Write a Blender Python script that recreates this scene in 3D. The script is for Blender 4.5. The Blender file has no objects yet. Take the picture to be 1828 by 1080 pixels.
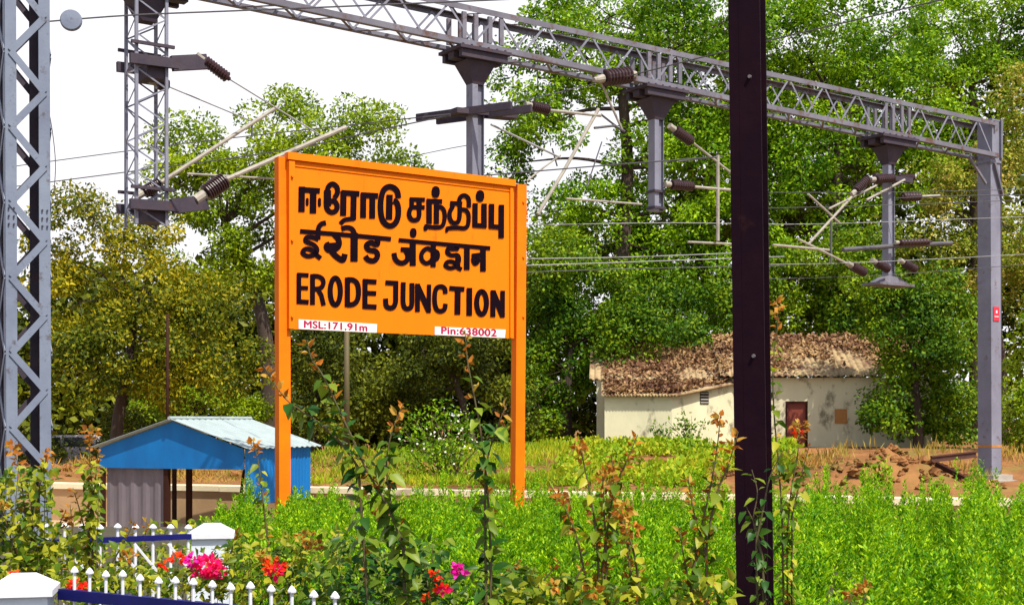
import bpy, math, random
import numpy as np
from mathutils import Vector

random.seed(7)
RNG = np.random.default_rng(11)
S = bpy.context.scene
COL = S.collection
R = math.radians

# ------------------------------------------------------------------ camera
F, CU, HV, CZ = 2400.0, 914.0, 750.0, 1.6       # focal length and horizon in photo pixels, eye height
cam_d = bpy.data.cameras.new('camera')
cam = bpy.data.objects.new('camera', cam_d)
COL.objects.link(cam)
cam.location = (0, 0, CZ)
cam.rotation_euler = (R(90), 0, 0)
cam_d.sensor_width = 36
cam_d.lens = 36 * F / 1828
cam_d.shift_y = (HV - 540) / 1828
cam_d.clip_start = 0.05
cam_d.clip_end = 3000
S.camera = cam

# ------------------------------------------------------------------ world, sun, exposure
SUN_EL, SUN_AZ = R(59), R(140)                  # azimuth clockwise from +Y: behind the camera, to the right
W = bpy.data.worlds.new('World'); S.world = W; W.use_nodes = True
wn, wl = W.node_tree.nodes, W.node_tree.links
sky = wn.new('ShaderNodeTexSky'); sky.sky_type = 'NISHITA'; sky.sun_disc = False
sky.sun_elevation = SUN_EL; sky.sun_rotation = SUN_AZ
sky.air_density = 1.0; sky.dust_density = 2.0; sky.ozone_density = 1.0
bg = wn['Background']; bg.inputs['Strength'].default_value = 0.15
# bright white haze low in the sky, blue sky left only higher up
geo = wn.new('ShaderNodeTexCoord'); sep = wn.new('ShaderNodeSeparateXYZ'); wl.new(geo.outputs['Generated'], sep.inputs[0])
hz = wn.new('ShaderNodeMapRange'); hz.interpolation_type = 'SMOOTHSTEP'
hz.inputs[1].default_value = 0.30; hz.inputs[2].default_value = 0.48; hz.inputs[3].default_value = 1.0; hz.inputs[4].default_value = 0.12
wl.new(sep.outputs['Z'], hz.inputs[0])
cn = wn.new('ShaderNodeTexNoise'); cn.inputs['Scale'].default_value = 2.2; cn.inputs['Detail'].default_value = 5
wl.new(geo.outputs['Generated'], cn.inputs['Vector'])
cr = wn.new('ShaderNodeValToRGB'); cr.color_ramp.elements[0].color = (4.75, 4.7, 5.0, 1); cr.color_ramp.elements[1].color = (5.4, 5.35, 5.6, 1)
wl.new(cn.outputs['Fac'], cr.inputs[0])
hm = wn.new('ShaderNodeMix'); hm.data_type = 'RGBA'
wl.new(hz.outputs[0], hm.inputs[0]); wl.new(sky.outputs[0], hm.inputs[6]); wl.new(cr.outputs[0], hm.inputs[7])
wl.new(hm.outputs[2], bg.inputs['Color'])
sd = bpy.data.lights.new('sun', 'SUN'); sd.energy = 5.0; sd.angle = R(0.5); sd.color = (1.0, 0.94, 0.82)
sun = bpy.data.objects.new('sun', sd); COL.objects.link(sun)
sv = Vector((math.sin(SUN_AZ) * math.cos(SUN_EL), math.cos(SUN_AZ) * math.cos(SUN_EL), math.sin(SUN_EL)))
sun.rotation_euler = sv.to_track_quat('Z', 'Y').to_euler()
sun.location = (20, -20, 40)
S.view_settings.view_transform = 'Standard'
S.view_settings.look = 'None'
S.view_settings.gamma = 1
S.view_settings.exposure = 0.56
S.render.engine = 'CYCLES'
S.cycles.max_bounces = 6
S.cycles.transparent_max_bounces = 6

# ------------------------------------------------------------------ helpers: projection
def at(u, v, Y):
    return Vector(((u - CU) / F * Y, Y, CZ - (v - HV) / F * Y))

# ------------------------------------------------------------------ helpers: materials
def nn(m, t): return m.node_tree.nodes.new(t)

def mat(name, c1, c2=None, scale=4.0, rough=0.6, bump=0.0, bscale=None, metal=0.0, c3=None, spots=0.0, spscale=9.0, stretch=None, spec=0.4):
    m = bpy.data.materials.new(name); m.use_nodes = True
    b = m.node_tree.nodes['Principled BSDF']; L = m.node_tree.links
    b.inputs['Roughness'].default_value = rough
    b.inputs['Metallic'].default_value = metal
    b.inputs['Specular IOR Level'].default_value = spec
    tc = nn(m, 'ShaderNodeTexCoord'); mp = nn(m, 'ShaderNodeMapping')
    L.new(tc.outputs['Object'], mp.inputs['Vector'])
    if stretch: mp.inputs['Scale'].default_value = stretch
    no = nn(m, 'ShaderNodeTexNoise'); no.inputs['Scale'].default_value = scale; no.inputs['Detail'].default_value = 6
    no.inputs['Roughness'].default_value = 0.65
    L.new(mp.outputs[0], no.inputs['Vector'])
    c2 = c2 or tuple(x * 0.8 for x in c1)
    rp = nn(m, 'ShaderNodeValToRGB')
    rp.color_ramp.elements[0].position = 0.32; rp.color_ramp.elements[0].color = (*c1, 1)
    rp.color_ramp.elements[1].position = 0.68; rp.color_ramp.elements[1].color = (*c2, 1)
    L.new(no.outputs['Fac'], rp.inputs['Fac'])
    out = rp.outputs[0]
    if c3:
        n2 = nn(m, 'ShaderNodeTexNoise'); n2.inputs['Scale'].default_value = spscale; n2.inputs['Detail'].default_value = 8
        n2.inputs['Roughness'].default_value = 0.7
        L.new(mp.outputs[0], n2.inputs['Vector'])
        r2 = nn(m, 'ShaderNodeValToRGB')
        r2.color_ramp.elements[0].position = 1 - spots - 0.05; r2.color_ramp.elements[0].color = (0, 0, 0, 1)
        r2.color_ramp.elements[1].position = min(1, 1 - spots + 0.06); r2.color_ramp.elements[1].color = (1, 1, 1, 1)
        L.new(n2.outputs['Fac'], r2.inputs['Fac'])
        mx = nn(m, 'ShaderNodeMix'); mx.data_type = 'RGBA'
        L.new(r2.outputs[0], mx.inputs[0]); L.new(out, mx.inputs[6]); mx.inputs[7].default_value = (*c3, 1)
        out = mx.outputs[2]
    L.new(out, b.inputs['Base Color'])
    if bump:
        bp = nn(m, 'ShaderNodeBump'); bp.inputs['Strength'].default_value = bump; bp.inputs['Distance'].default_value = 0.10 if bump > .6 else 0.02
        nb = nn(m, 'ShaderNodeTexNoise'); nb.inputs['Scale'].default_value = bscale or scale * 4; nb.inputs['Detail'].default_value = 8
        L.new(mp.outputs[0], nb.inputs['Vector'])
        L.new(nb.outputs['Fac'], bp.inputs['Height']); L.new(bp.outputs[0], b.inputs['Normal'])
    return m

def leaf_mat(name, cols, trans=0.35, nscale=0.5, rough=0.55, mixn=0.5):
    """leaf colours picked per leaf (mesh island) and per patch of the plant"""
    m = bpy.data.materials.new(name); m.use_nodes = True
    N, L = m.node_tree.nodes, m.node_tree.links
    b = N['Principled BSDF']; out = N['Material Output']
    b.inputs['Roughness'].default_value = rough; b.inputs['Specular IOR Level'].default_value = 0.16
    g = nn(m, 'ShaderNodeNewGeometry'); tc = nn(m, 'ShaderNodeTexCoord')
    no = nn(m, 'ShaderNodeTexNoise'); no.inputs['Scale'].default_value = nscale; no.inputs['Detail'].default_value = 3
    L.new(tc.outputs['Object'], no.inputs['Vector'])
    mr = nn(m, 'ShaderNodeMapRange'); mr.inputs[1].default_value = 0.3; mr.inputs[2].default_value = 0.7
    L.new(no.outputs['Fac'], mr.inputs[0])
    mx = nn(m, 'ShaderNodeMix'); mx.inputs[0].default_value = mixn
    L.new(g.outputs['Random Per Island'], mx.inputs[2]); L.new(mr.outputs[0], mx.inputs[3])
    rp = nn(m, 'ShaderNodeValToRGB'); cr = rp.color_ramp
    n = len(cols)
    for i, c in enumerate(cols):
        e = cr.elements[i] if i < 2 else cr.elements.new(0.5)
        e.position = 0.12 + 0.76 * i / max(1, n - 1); e.color = (*c, 1)
    L.new(mx.outputs[0], rp.inputs['Fac'])
    L.new(rp.outputs[0], b.inputs['Base Color'])
    tr = nn(m, 'ShaderNodeBsdfTranslucent'); L.new(rp.outputs[0], tr.inputs['Color'])
    ms = nn(m, 'ShaderNodeMixShader'); ms.inputs[0].default_value = trans
    L.new(b.outputs[0], ms.inputs[1]); L.new(tr.outputs[0], ms.inputs[2]); L.new(ms.outputs[0], out.inputs['Surface'])
    return m

M = {}
M['sign'] = mat('sign_orange_paint', (0.80, 0.178, 0.001), (0.76, 0.158, 0.001), 1.3, 0.65, 0.06, 30, c3=(0.60, 0.105, 0.003), spots=0.36, spscale=5, stretch=(1, 1, .3), spec=0.12)
M['sign_post'] = mat('post_orange_paint', (0.80, 0.172, 0.001), (0.71, 0.138, 0.001), 2, 0.65, 0.08, 25, c3=(0.42, 0.08, 0.008), spots=0.28, spscale=8, spec=0.12)
M['letter'] = mat('black_letter_paint', (0.0045, 0.0015, 0.004), (0.009, 0.0025, 0.006), 6, 0.8, spec=0.04)
M['plate'] = mat('white_plate', (0.78, 0.76, 0.74), (0.66, 0.64, 0.63), 12, 0.5)
M['redtext'] = mat('crimson_text_paint', (0.40, 0.003, 0.06), (0.30, 0.002, 0.045), 8, 0.5)
M['galv'] = mat('galvanised_steel', (0.165, 0.16, 0.195), (0.10, 0.095, 0.12), 1.1, 0.6, 0.08, 20, c3=(0.10, 0.052, 0.042), spots=0.42, spscale=3, spec=0.25)
M['galv_light'] = mat('aluminium_painted_steel', (0.20, 0.205, 0.26), (0.14, 0.14, 0.185), 1.3, 0.6, 0.08, 20, c3=(0.11, 0.075, 0.07), spots=0.37, spscale=5, spec=0.25)
M['galv_dark'] = mat('weathered_and_shaded_steel', (0.038, 0.032, 0.048), (0.060, 0.046, 0.058), 4, 0.7, 0.1, 30, c3=(0.09, 0.032, 0.022), spots=0.36, spscale=6, spec=0.15)  # weathered bracket steel; also painted shade on mast flange and far lattice side
M['mast'] = mat('mast_grey_paint', (0.175, 0.205, 0.27), (0.125, 0.145, 0.205), 1.6, 0.55, 0.08, 25, c3=(0.085, 0.075, 0.09), spots=0.37, spscale=7, spec=0.25)
M['tube'] = mat('pale_bracket_tube', (0.34, 0.31, 0.26), (0.22, 0.20, 0.17), 5, 0.6, c3=(0.14, 0.08, 0.06), spots=0.36, spscale=10, spec=0.25)
M['insul'] = mat('brown_porcelain', (0.026, 0.012, 0.014), (0.042, 0.017, 0.018), 6, 0.35, spec=0.3)
M['wire'] = mat('weathered_wire', (0.055, 0.055, 0.065), (0.09, 0.085, 0.09), 3, 0.6)
M['wire_pale'] = mat('bright_wire', (0.30, 0.30, 0.30), (0.22, 0.22, 0.22), 3, 0.5)
M['pole'] = mat('dark_pole_paint', (0.0075, 0.002, 0.006), (0.014, 0.0035, 0.008), 2.5, 0.75, 0.10, 18, c3=(0.024, 0.008, 0.009), spots=0.33, spscale=6, spec=0.06)
M['bolt'] = mat('grey_bolt', (0.16, 0.13, 0.13), (0.1, 0.09, 0.1), 20, 0.5)
M['blue'] = mat('blue_sheet_paint', (0.003, 0.135, 0.40), (0.004, 0.10, 0.31), 2.2, 0.55, 0.05, 25, c3=(0.02, 0.09, 0.22), spots=0.34, spscale=4, stretch=(1, 1, 0.4), spec=0.2)
M['roofsheet'] = mat('pale_roof_sheet', (0.30, 0.36, 0.36), (0.24, 0.29, 0.29), 3, 0.5, c3=(0.35, 0.33, 0.32), spots=0.28, spscale=6)
M['greysheet'] = mat('weathered_grey_sheet', (0.155, 0.135, 0.155), (0.11, 0.095, 0.11), 4, 0.7, c3=(0.12, 0.075, 0.055), spots=0.36, spscale=5, stretch=(1, 1, 0.25), spec=0.2)
M['brown'] = mat('brown_timber', (0.040, 0.014, 0.008), (0.024, 0.009, 0.007), 5, 0.8, 0.2, 20, spec=0.1)
M['white'] = mat('white_paint', (0.64, 0.65, 0.69), (0.54, 0.55, 0.60), 5, 0.5, 0.06, 25, c3=(0.42, 0.40, 0.36), spots=0.30, spscale=12)
M['navy'] = mat('navy_rail_paint', (0.004, 0.005, 0.085), (0.007, 0.008, 0.11), 6, 0.5, c3=(0.025, 0.02, 0.03), spots=0.3, spscale=14, spec=0.2)
M['pillar'] = mat('whitewashed_pillar', (0.60, 0.66, 0.74), (0.50, 0.55, 0.60), 5, 0.75, 0.15, 30, c3=(0.36, 0.34, 0.30), spots=0.32, spscale=7)
M['wall'] = mat('cream_limewash', (0.62, 0.59, 0.40), (0.52, 0.49, 0.33), 0.9, 0.9, 0.15, 8, c3=(0.20, 0.18, 0.12), spots=0.40, spscale=1.6, stretch=(1, 1, 0.6), spec=0.1)
M['roof'] = mat('cement_roof_sheet', (0.36, 0.27, 0.14), (0.25, 0.17, 0.09), 1.2, 0.9, 0.2, 10, c3=(0.12, 0.055, 0.03), spots=0.45, spscale=1.5)
M['door'] = mat('red_brown_door', (0.20, 0.035, 0.016), (0.15, 0.028, 0.014), 4, 0.6)
M['dark'] = mat('dark_opening', (0.012, 0.012, 0.012), (0.02, 0.02, 0.02), 4, 0.8)
M['soil'] = mat('red_brown_soil', (0.28, 0.13, 0.048), (0.14, 0.060, 0.023), 0.8, 0.95, 0.9, 3.0, c3=(0.15, 0.135, 0.03), spots=0.43, spscale=0.35, spec=0.1)
M['sand'] = mat('dry_track_bed', (0.44, 0.31, 0.18), (0.34, 0.23, 0.13), 1.5, 0.95, 0.4, 8)
M['coping'] = mat('pale_coping', (0.72, 0.63, 0.42), (0.62, 0.54, 0.37), 2, 0.85, 0.15, 12, c3=(0.40, 0.30, 0.18), spots=0.33, spscale=3)
M['edgewall'] = mat('tan_platform_wall', (0.42, 0.27, 0.14), (0.34, 0.22, 0.12), 1.2, 0.9, 0.25, 10, c3=(0.20, 0.12, 0.06), spots=0.34, spscale=2, spec=0.1)
M['paving'] = mat('garden_earth', (0.055, 0.040, 0.022), (0.035, 0.035, 0.015), 2, 0.95, 0.4, 10)
M['bark'] = mat('dark_bark', (0.035, 0.022, 0.016), (0.060, 0.040, 0.028), 3, 0.9, 0.5, 12, stretch=(3, 3, 0.6))
M['stem'] = mat('cane_bark', (0.10, 0.055, 0.025), (0.06, 0.07, 0.02), 8, 0.7)
M['rust'] = mat('rusty_steel', (0.10, 0.035, 0.02), (0.06, 0.025, 0.018), 6, 0.8, 0.2, 25)
M['concrete'] = mat('grey_concrete', (0.36, 0.33, 0.29), (0.27, 0.24, 0.20), 4, 0.9, 0.3, 20)
M['marker_red'] = mat('red_marker_paint', (0.65, 0.02, 0.05), (0.55, 0.02, 0.04), 10, 0.5)
M['ochre'] = mat('ochre_band_paint', (0.45, 0.20, 0.04), (0.30, 0.14, 0.05), 8, 0.7)
M['carpaint'] = mat('pale_car_paint', (0.50, 0.46, 0.50), (0.44, 0.41, 0.45), 2, 0.3)
M['glass'] = mat('dark_glass', (0.03, 0.035, 0.04), (0.02, 0.02, 0.025), 3, 0.1)
M['tyre'] = mat('black_rubber', (0.015, 0.015, 0.015), (0.02, 0.02, 0.02), 6, 0.8)

L_ = {}
L_['olive'] = leaf_mat('olive_yellow_leaves', [(0.026, 0.048, 0.003), (0.095, 0.13, 0.004), (0.26, 0.27, 0.005), (0.46, 0.36, 0.008)], 0.30, 0.35)
L_['fresh'] = leaf_mat('fresh_yellow_green_leaves', [(0.045, 0.10, 0.004), (0.15, 0.25, 0.006), (0.30, 0.42, 0.008), (0.42, 0.50, 0.012)], 0.38, 0.3)
L_['mid'] = leaf_mat('mid_green_leaves', [(0.020, 0.080, 0.004), (0.085, 0.21, 0.004), (0.22, 0.41, 0.005), (0.40, 0.58, 0.008)], 0.38, 0.25)
L_['deep'] = leaf_mat('deep_green_leaves', [(0.015, 0.055, 0.004), (0.055, 0.14, 0.004), (0.15, 0.26, 0.005), (0.30, 0.40, 0.008)], 0.32, 0.3)
L_['autumn'] = leaf_mat('autumn_leaves', [(0.07, 0.14, 0.005), (0.20, 0.28, 0.008), (0.42, 0.44, 0.02), (0.50, 0.37, 0.08)], 0.30, 0.35)
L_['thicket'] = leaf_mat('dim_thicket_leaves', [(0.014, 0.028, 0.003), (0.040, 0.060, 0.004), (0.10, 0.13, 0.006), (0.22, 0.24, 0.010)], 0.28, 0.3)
L_['hedge'] = leaf_mat('bright_sprig_leaves', [(0.035, 0.14, 0.003), (0.12, 0.33, 0.003), (0.26, 0.50, 0.004), (0.46, 0.64, 0.008)], 0.40, 2.2, mixn=0.35)
L_['weed'] = leaf_mat('yellow_green_weeds', [(0.09, 0.20, 0.005), (0.22, 0.36, 0.006), (0.38, 0.48, 0.012), (0.48, 0.44, 0.02)], 0.35, 0.5)
L_['dry'] = leaf_mat('dry_grass', [(0.20, 0.19, 0.02), (0.36, 0.27, 0.05), (0.45, 0.25, 0.05), (0.38, 0.15, 0.03)], 0.25, 0.4)
L_['cane'] = leaf_mat('cane_leaves', [(0.022, 0.060, 0.004), (0.080, 0.15, 0.006), (0.20, 0.27, 0.010), (0.42, 0.40, 0.025)], 0.38, 3.0, rough=0.4, mixn=0.35)
L_['cane_dark'] = leaf_mat('dark_cane_leaves', [(0.010, 0.045, 0.008), (0.025, 0.090, 0.009), (0.070, 0.15, 0.010), (0.20, 0.26, 0.018)], 0.30, 3.0, rough=0.4, mixn=0.35)
L_['bronze'] = leaf_mat('bronze_young_leaves', [(0.20, 0.065, 0.010), (0.42, 0.135, 0.012), (0.55, 0.23, 0.020), (0.46, 0.33, 0.05)], 0.40, 4.0, mixn=0.2)
L_['pink'] = leaf_mat('pink_bracts', [(0.80, 0.004, 0.12), (0.90, 0.010, 0.20), (0.92, 0.02, 0.27), (0.88, 0.02, 0.07)], 0.4, 5, mixn=0.2)
L_['red'] = leaf_mat('red_bracts', [(0.75, 0.01, 0.008), (0.85, 0.03, 0.008), (0.88, 0.07, 0.01), (0.88, 0.13, 0.01)], 0.4, 5, mixn=0.2)
L_['magenta'] = leaf_mat('magenta_bracts', [(0.70, 0.004, 0.30), (0.85, 0.010, 0.42), (0.88, 0.03, 0.45)], 0.4, 5, mixn=0.2)
L_['white'] = leaf_mat('white_petals', [(0.65, 0.63, 0.50), (0.75, 0.74, 0.62), (0.80, 0.80, 0.72)], 0.3, 5)
L_['litter'] = leaf_mat('fallen_dry_leaves', [(0.060, 0.026, 0.014), (0.14, 0.062, 0.030), (0.24, 0.125, 0.058), (0.42, 0.27, 0.12)], 0.1, 0.6)

# ------------------------------------------------------------------ helpers: objects
def wloc(o):
    p = Vector((0, 0, 0))
    while o is not None:
        p += o.location; o = o.parent
    return p

def tag(o, label=None, cat=None, group=None, kind=None):
    if label: o['label'] = label
    if cat: o['category'] = cat
    if group: o['group'] = group
    if kind: o['kind'] = kind
    return o

def thing(name, label, cat, loc, group=None):
    o = bpy.data.objects.new(name, None); COL.objects.link(o)
    o.location = loc; o.empty_display_size = 0.2
    return tag(o, label, cat, group)

def link_mesh(name, me, material, parent=None):
    o = bpy.data.objects.new(name, me); COL.objects.link(o)
    if material: me.materials.append(material)
    if parent is not None: o.parent = parent
    return o

class MB:
    def __init__(s): s.v = []; s.f = []
    def poly(s, pts):
        n = len(s.v); s.v += [Vector(p) for p in pts]; s.f.append(tuple(range(n, n + len(pts))))
    def hexa(s, p):                       # 8 corners: bottom 4 then top 4, counter-clockwise
        n = len(s.v); s.v += [Vector(q) for q in p]
        s.f += [tuple(n + i for i in q) for q in ((3, 2, 1, 0), (4, 5, 6, 7), (0, 1, 5, 4), (1, 2, 6, 5), (2, 3, 7, 6), (3, 0, 4, 7))]
    def obox(s, c, ax, ay, az, dx, dy, dz, bev=0.0):   # oriented box: centre, unit axes, full sizes
        c = Vector(c); ax = Vector(ax) * dx / 2; ay = Vector(ay) * dy / 2; az = Vector(az) * dz / 2
        s.hexa([c - ax - ay - az, c + ax - ay - az, c + ax + ay - az, c - ax + ay - az,
                c - ax - ay + az, c + ax - ay + az, c + ax + ay + az, c - ax + ay + az])
    def bar(s, p0, p1, w, h, side=None):  # box between two points; w across, h the other way
        p0, p1 = Vector(p0), Vector(p1); d = (p1 - p0); L = d.length; d.normalize()
        up = Vector(side) if side is not None else (Vector((0, 0, 1)) if abs(d.z) < 0.9 else Vector((0, 1, 0)))
        a = d.cross(up).normalized(); b = a.cross(d).normalized()
        s.obox((p0 + p1) / 2, a, d, b, w, L, h)
    def tube(s, p0, p1, r0, r1=None, n=10, caps=True):
        s.path([p0, p1], [r0, r0 if r1 is None else r1], n, caps)
    def path(s, pts, rad, n=8, caps=True):
        pts = [Vector(p) for p in pts]
        if not isinstance(rad, (list, tuple)): rad = [rad] * len(pts)
        base = len(s.v); prev = None
        for i, p in enumerate(pts):
            d = (pts[min(i + 1, len(pts) - 1)] - pts[max(i - 1, 0)]).normalized()
            ref = prev if prev is not None else (Vector((0, 0, 1)) if abs(d.z) < 0.9 else Vector((1, 0, 0)))
            a = ref - d * ref.dot(d)
            if a.length < 1e-5: a = Vector((1, 0, 0)).cross(d)
            a.normalize(); prev = a; b = d.cross(a)
            for k in range(n):
                t = 2 * math.pi * k / n
                s.v.append(p + (a * math.cos(t) + b * math.sin(t)) * rad[i])
        for i in range(len(pts) - 1):
            for k in range(n):
                q = base + i * n
                s.f.append((q + k, q + (k + 1) % n, q + n + (k + 1) % n, q + n + k))
        if caps:
            s.f.append(tuple(base + k for k in range(n))[::-1])
            s.f.append(tuple(base + (len(pts) - 1) * n + k for k in range(n)))
    def lathe(s, p0, p1, prof, n=14):     # prof: (fraction along, radius)
        p0, p1 = Vector(p0), Vector(p1)
        d = p1 - p0
        s.path([p0 + d * t for t, _ in prof], [max(r, 0.001) for _, r in prof], n)
    def pieces(s, name, material, parent):  # every box of eight corners as a part of its own
        for i in range(0, len(s.v), 8):
            m = MB(); m.hexa(s.v[i:i + 8]); m.build(name, material, parent)
    def build(s, name, material, parent=None, origin=None, smooth=False):
        o0 = wloc(parent) if parent is not None else Vector(origin or (0, 0, 0))
        me = bpy.data.meshes.new(name)
        me.from_pydata([tuple(p - o0) for p in s.v], [], s.f); me.update()
        if smooth: me.polygons.foreach_set('use_smooth', [True] * len(me.polygons))
        o = link_mesh(name, me, material, parent)
        if parent is None: o.location = o0
        return o

def smooth_path(pts, k=6):
    pts = [Vector(p) for p in pts]
    P = [pts[0] * 2 - pts[1]] + pts + [pts[-1] * 2 - pts[-2]]
    out = []
    for i in range(1, len(P) - 2):
        for j in range(k):
            t = j / k; a, b, c, d = P[i - 1], P[i], P[i + 1], P[i + 2]
            out.append(0.5 * ((2 * b) + (c - a) * t + (2 * a - 5 * b + 4 * c - d) * t * t + (3 * b - a - 3 * c + d) * t ** 3))
    out.append(pts[-1])
    return out

def unit(a): return a / np.maximum(np.linalg.norm(a, axis=-1, keepdims=True), 1e-9)

def leaf_mesh(name, C, D, Nn, ln, wd, material, parent=None, origin=None, fold=0.0, curl=0.0):
    """leaves as small pointed blades: C bases, D directions, Nn approximate normals, ln / wd sizes (arrays)"""
    C = np.asarray(C, float); n = len(C)
    D = unit(np.asarray(D, float)); Nn = np.asarray(Nn, float)
    Sd = unit(np.cross(D, Nn)); Nn = unit(np.cross(Sd, D))
    ln = np.broadcast_to(np.asarray(ln, float), (n,))[:, None]; wd = np.broadcast_to(np.asarray(wd, float), (n,))[:, None]
    o0 = np.array(wloc(parent)) if parent is not None else np.array(origin if origin is not None else (0, 0, 0), float)
    C = C - o0
    if fold or curl:                     # six-point leaf folded along its midrib
        f = ln * fold; c = ln * curl
        V = np.stack([C, C + D * ln * .28 + Sd * wd * .5 + Nn * f, C + D * ln * .28 - Nn * c * .1, C + D * ln * .28 - Sd * wd * .5 + Nn * f,
                      C + D * ln * .64 + Sd * wd * .36 + Nn * (f * .7 - c * .4), C + D * ln * .66 - Nn * c * .5, C + D * ln * .64 - Sd * wd * .36 + Nn * (f * .7 - c * .4),
                      C + D * ln - Nn * c * 1.2], 1).reshape(-1, 3)
        q = np.array([[0, 1, 2], [0, 2, 3], [1, 4, 5], [1, 5, 2], [2, 5, 6], [2, 6, 3], [4, 7, 5], [5, 7, 6]])
        Fc = (np.arange(n)[:, None, None] * 8 + q[None]).reshape(-1, 3); k = 3
    else:
        V = np.stack([C, C + D * ln * .45 + Sd * wd * .5, C + D * ln, C + D * ln * .45 - Sd * wd * .5], 1).reshape(-1, 3)
        Fc = np.arange(n * 4).reshape(-1, 4); k = 4
    me = bpy.data.meshes.new(name)
    me.vertices.add(len(V)); me.vertices.foreach_set('co', V.astype(np.float32).ravel())
    me.loops.add(Fc.size); me.loops.foreach_set('vertex_index', Fc.astype(np.int32).ravel())
    me.polygons.add(len(Fc)); me.polygons.foreach_set('loop_start', np.arange(0, Fc.size, k, dtype=np.int32))
    me.update(calc_edges=True)
    o = link_mesh(name, me, material, parent)
    if parent is None: o.location = o0
    return o

def rdir(n):
    return unit(RNG.normal(size=(n, 3)))

# ------------------------------------------------------------------ the setting
EDGE_A, EDGE_B = Vector((-8.2, 32.9, 0)), Vector((7.7, 27.6, 0))      # edge line of the far platform
ED = (EDGE_B - EDGE_A).normalized(); EN = Vector((-ED.y, ED.x, 0))     # along, and away from the camera
if EN.y < 0: EN = -EN

def lump(x, y, k):
    return (math.sin(x * 1.7 * k + 1.3) * math.cos(y * 1.3 * k + .4) + .6 * math.sin(x * 3.1 * k - y * 2.3 * k) + .35 * math.sin(x * 6.3 * k + y * 5.1 * k + 2)) / 1.95

MOUNDS = [(8.4, 31.4, .58, 1.9, 1.0), (9.7, 32.4, .40, 1.2, .9), (4.4, 33.5, .3, 1.8, 1.2), (-3.2, 37.5, .45, 2.2, 1.4), (-5.6, 36.5, .35, 1.6, 1.0), (-13, 38, .3, 2.0, 1.3)]
def ground_z(x, y):
    d = (Vector((x, y, 0)) - EDGE_A).dot(EN)
    t = min(1, max(0, (d - 6.5) / 7.5)); t = t * t * (3 - 2 * t)
    r = min(1, max(0, (x + 9) / 9))
    z = t * (-.1 + .78 * r) + .05 * min(1, max(0, d - .9)) * lump(x, y, .8)
    for mx, my, h, sx, sy in MOUNDS:
        g = h * math.exp(-((x - mx) / sx) ** 2 - ((y - my) / sy) ** 2)
        z += g * (1.15 + .38 * lump(x, y, 1.9) + .24 * lump(x, y, 4.3))
    return z

def far_ground():
    us = list(np.arange(-26, 26.1, .3)); us = [-900, -400, -150, -60] + us + [60, 150, 400, 900]
    ds = list(np.arange(.62, 9, .25)) + list(np.arange(9, 26, .8)) + [30, 40, 60, 100, 200, 500, 1500]
    mb = MB(); mid = (EDGE_A + EDGE_B) / 2
    for d in ds:
        for u in us:
            p = mid + ED * u + EN * d
            mb.v.append(Vector((p.x, p.y, ground_z(p.x, p.y))))
    n = len(us)
    for j in range(len(ds) - 1):
        for i in range(n - 1):
            mb.f.append((j * n + i, j * n + i + 1, (j + 1) * n + i + 1, (j + 1) * n + i))
    return mb
tag(far_ground().build('ground', M['soil'], smooth=True), 'red brown earth sloping up behind the far platform', 'ground', kind='structure')
mb = MB(); mb.poly([(-900, -60, -.9), (900, -60, -.9), (900, 60, -.94), (-900, 60, -.94)])
tag(mb.build('track_bed', M['sand']), 'sandy track bed between the platforms', 'ground', kind='structure')
mid = (EDGE_A + EDGE_B) / 2
mb = MB()
for i in range(-40, 40):                                # coping stones, slightly uneven
    c = mid + ED * (i * 1.2 + .6) + EN * (.30 + random.uniform(-.012, .012))
    mb.obox((c.x, c.y, -.06 + random.uniform(-.008, .008)), ED, EN, (0, 0, 1), 1.185, .64, .13)
tag(mb.build('platform_edge', M['coping'], origin=mid), 'pale coping along the far platform edge', 'platform edge', kind='structure')
mb = MB(); c = mid + EN * .30
mb.obox((c.x, c.y, -.56), ED, EN, (0, 0, 1), 96, .5, .86)
tag(mb.build('platform_wall', M['edgewall'], origin=c), 'tan wall under the far platform coping', 'wall', kind='structure')
mb = MB(); c = Vector((0, 9.2, 0))
ring = [(-60, -20), (60, -20), (60, 18), (1.5, 22.2), (-3.4, 20.1), (-60, 24)]
mb.poly([(x, y, 0) for x, y in ring])
for (xa, ya), (xb, yb) in zip(ring, ring[1:] + ring[:1]): mb.poly([(xa, ya, -1), (xb, yb, -1), (xb, yb, 0), (xa, ya, 0)])
tag(mb.build('platform_garden', M['paving']), 'dark garden earth on the near platform', 'ground', kind='structure')

# ------------------------------------------------------------------ station name board
GD = Vector((0.8237, 0.5671, 0)); GN = Vector((0.5671, -0.8237, 0)); UP = Vector((0, 0, 1))   # across the tracks; towards the camera
def SP(u, v, off=0.0):                                   # a photo pixel on the board's front plane
    Y = 18.5 * 3900 / (4400 - u)
    return at(u, v, Y) + GN * off

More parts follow.
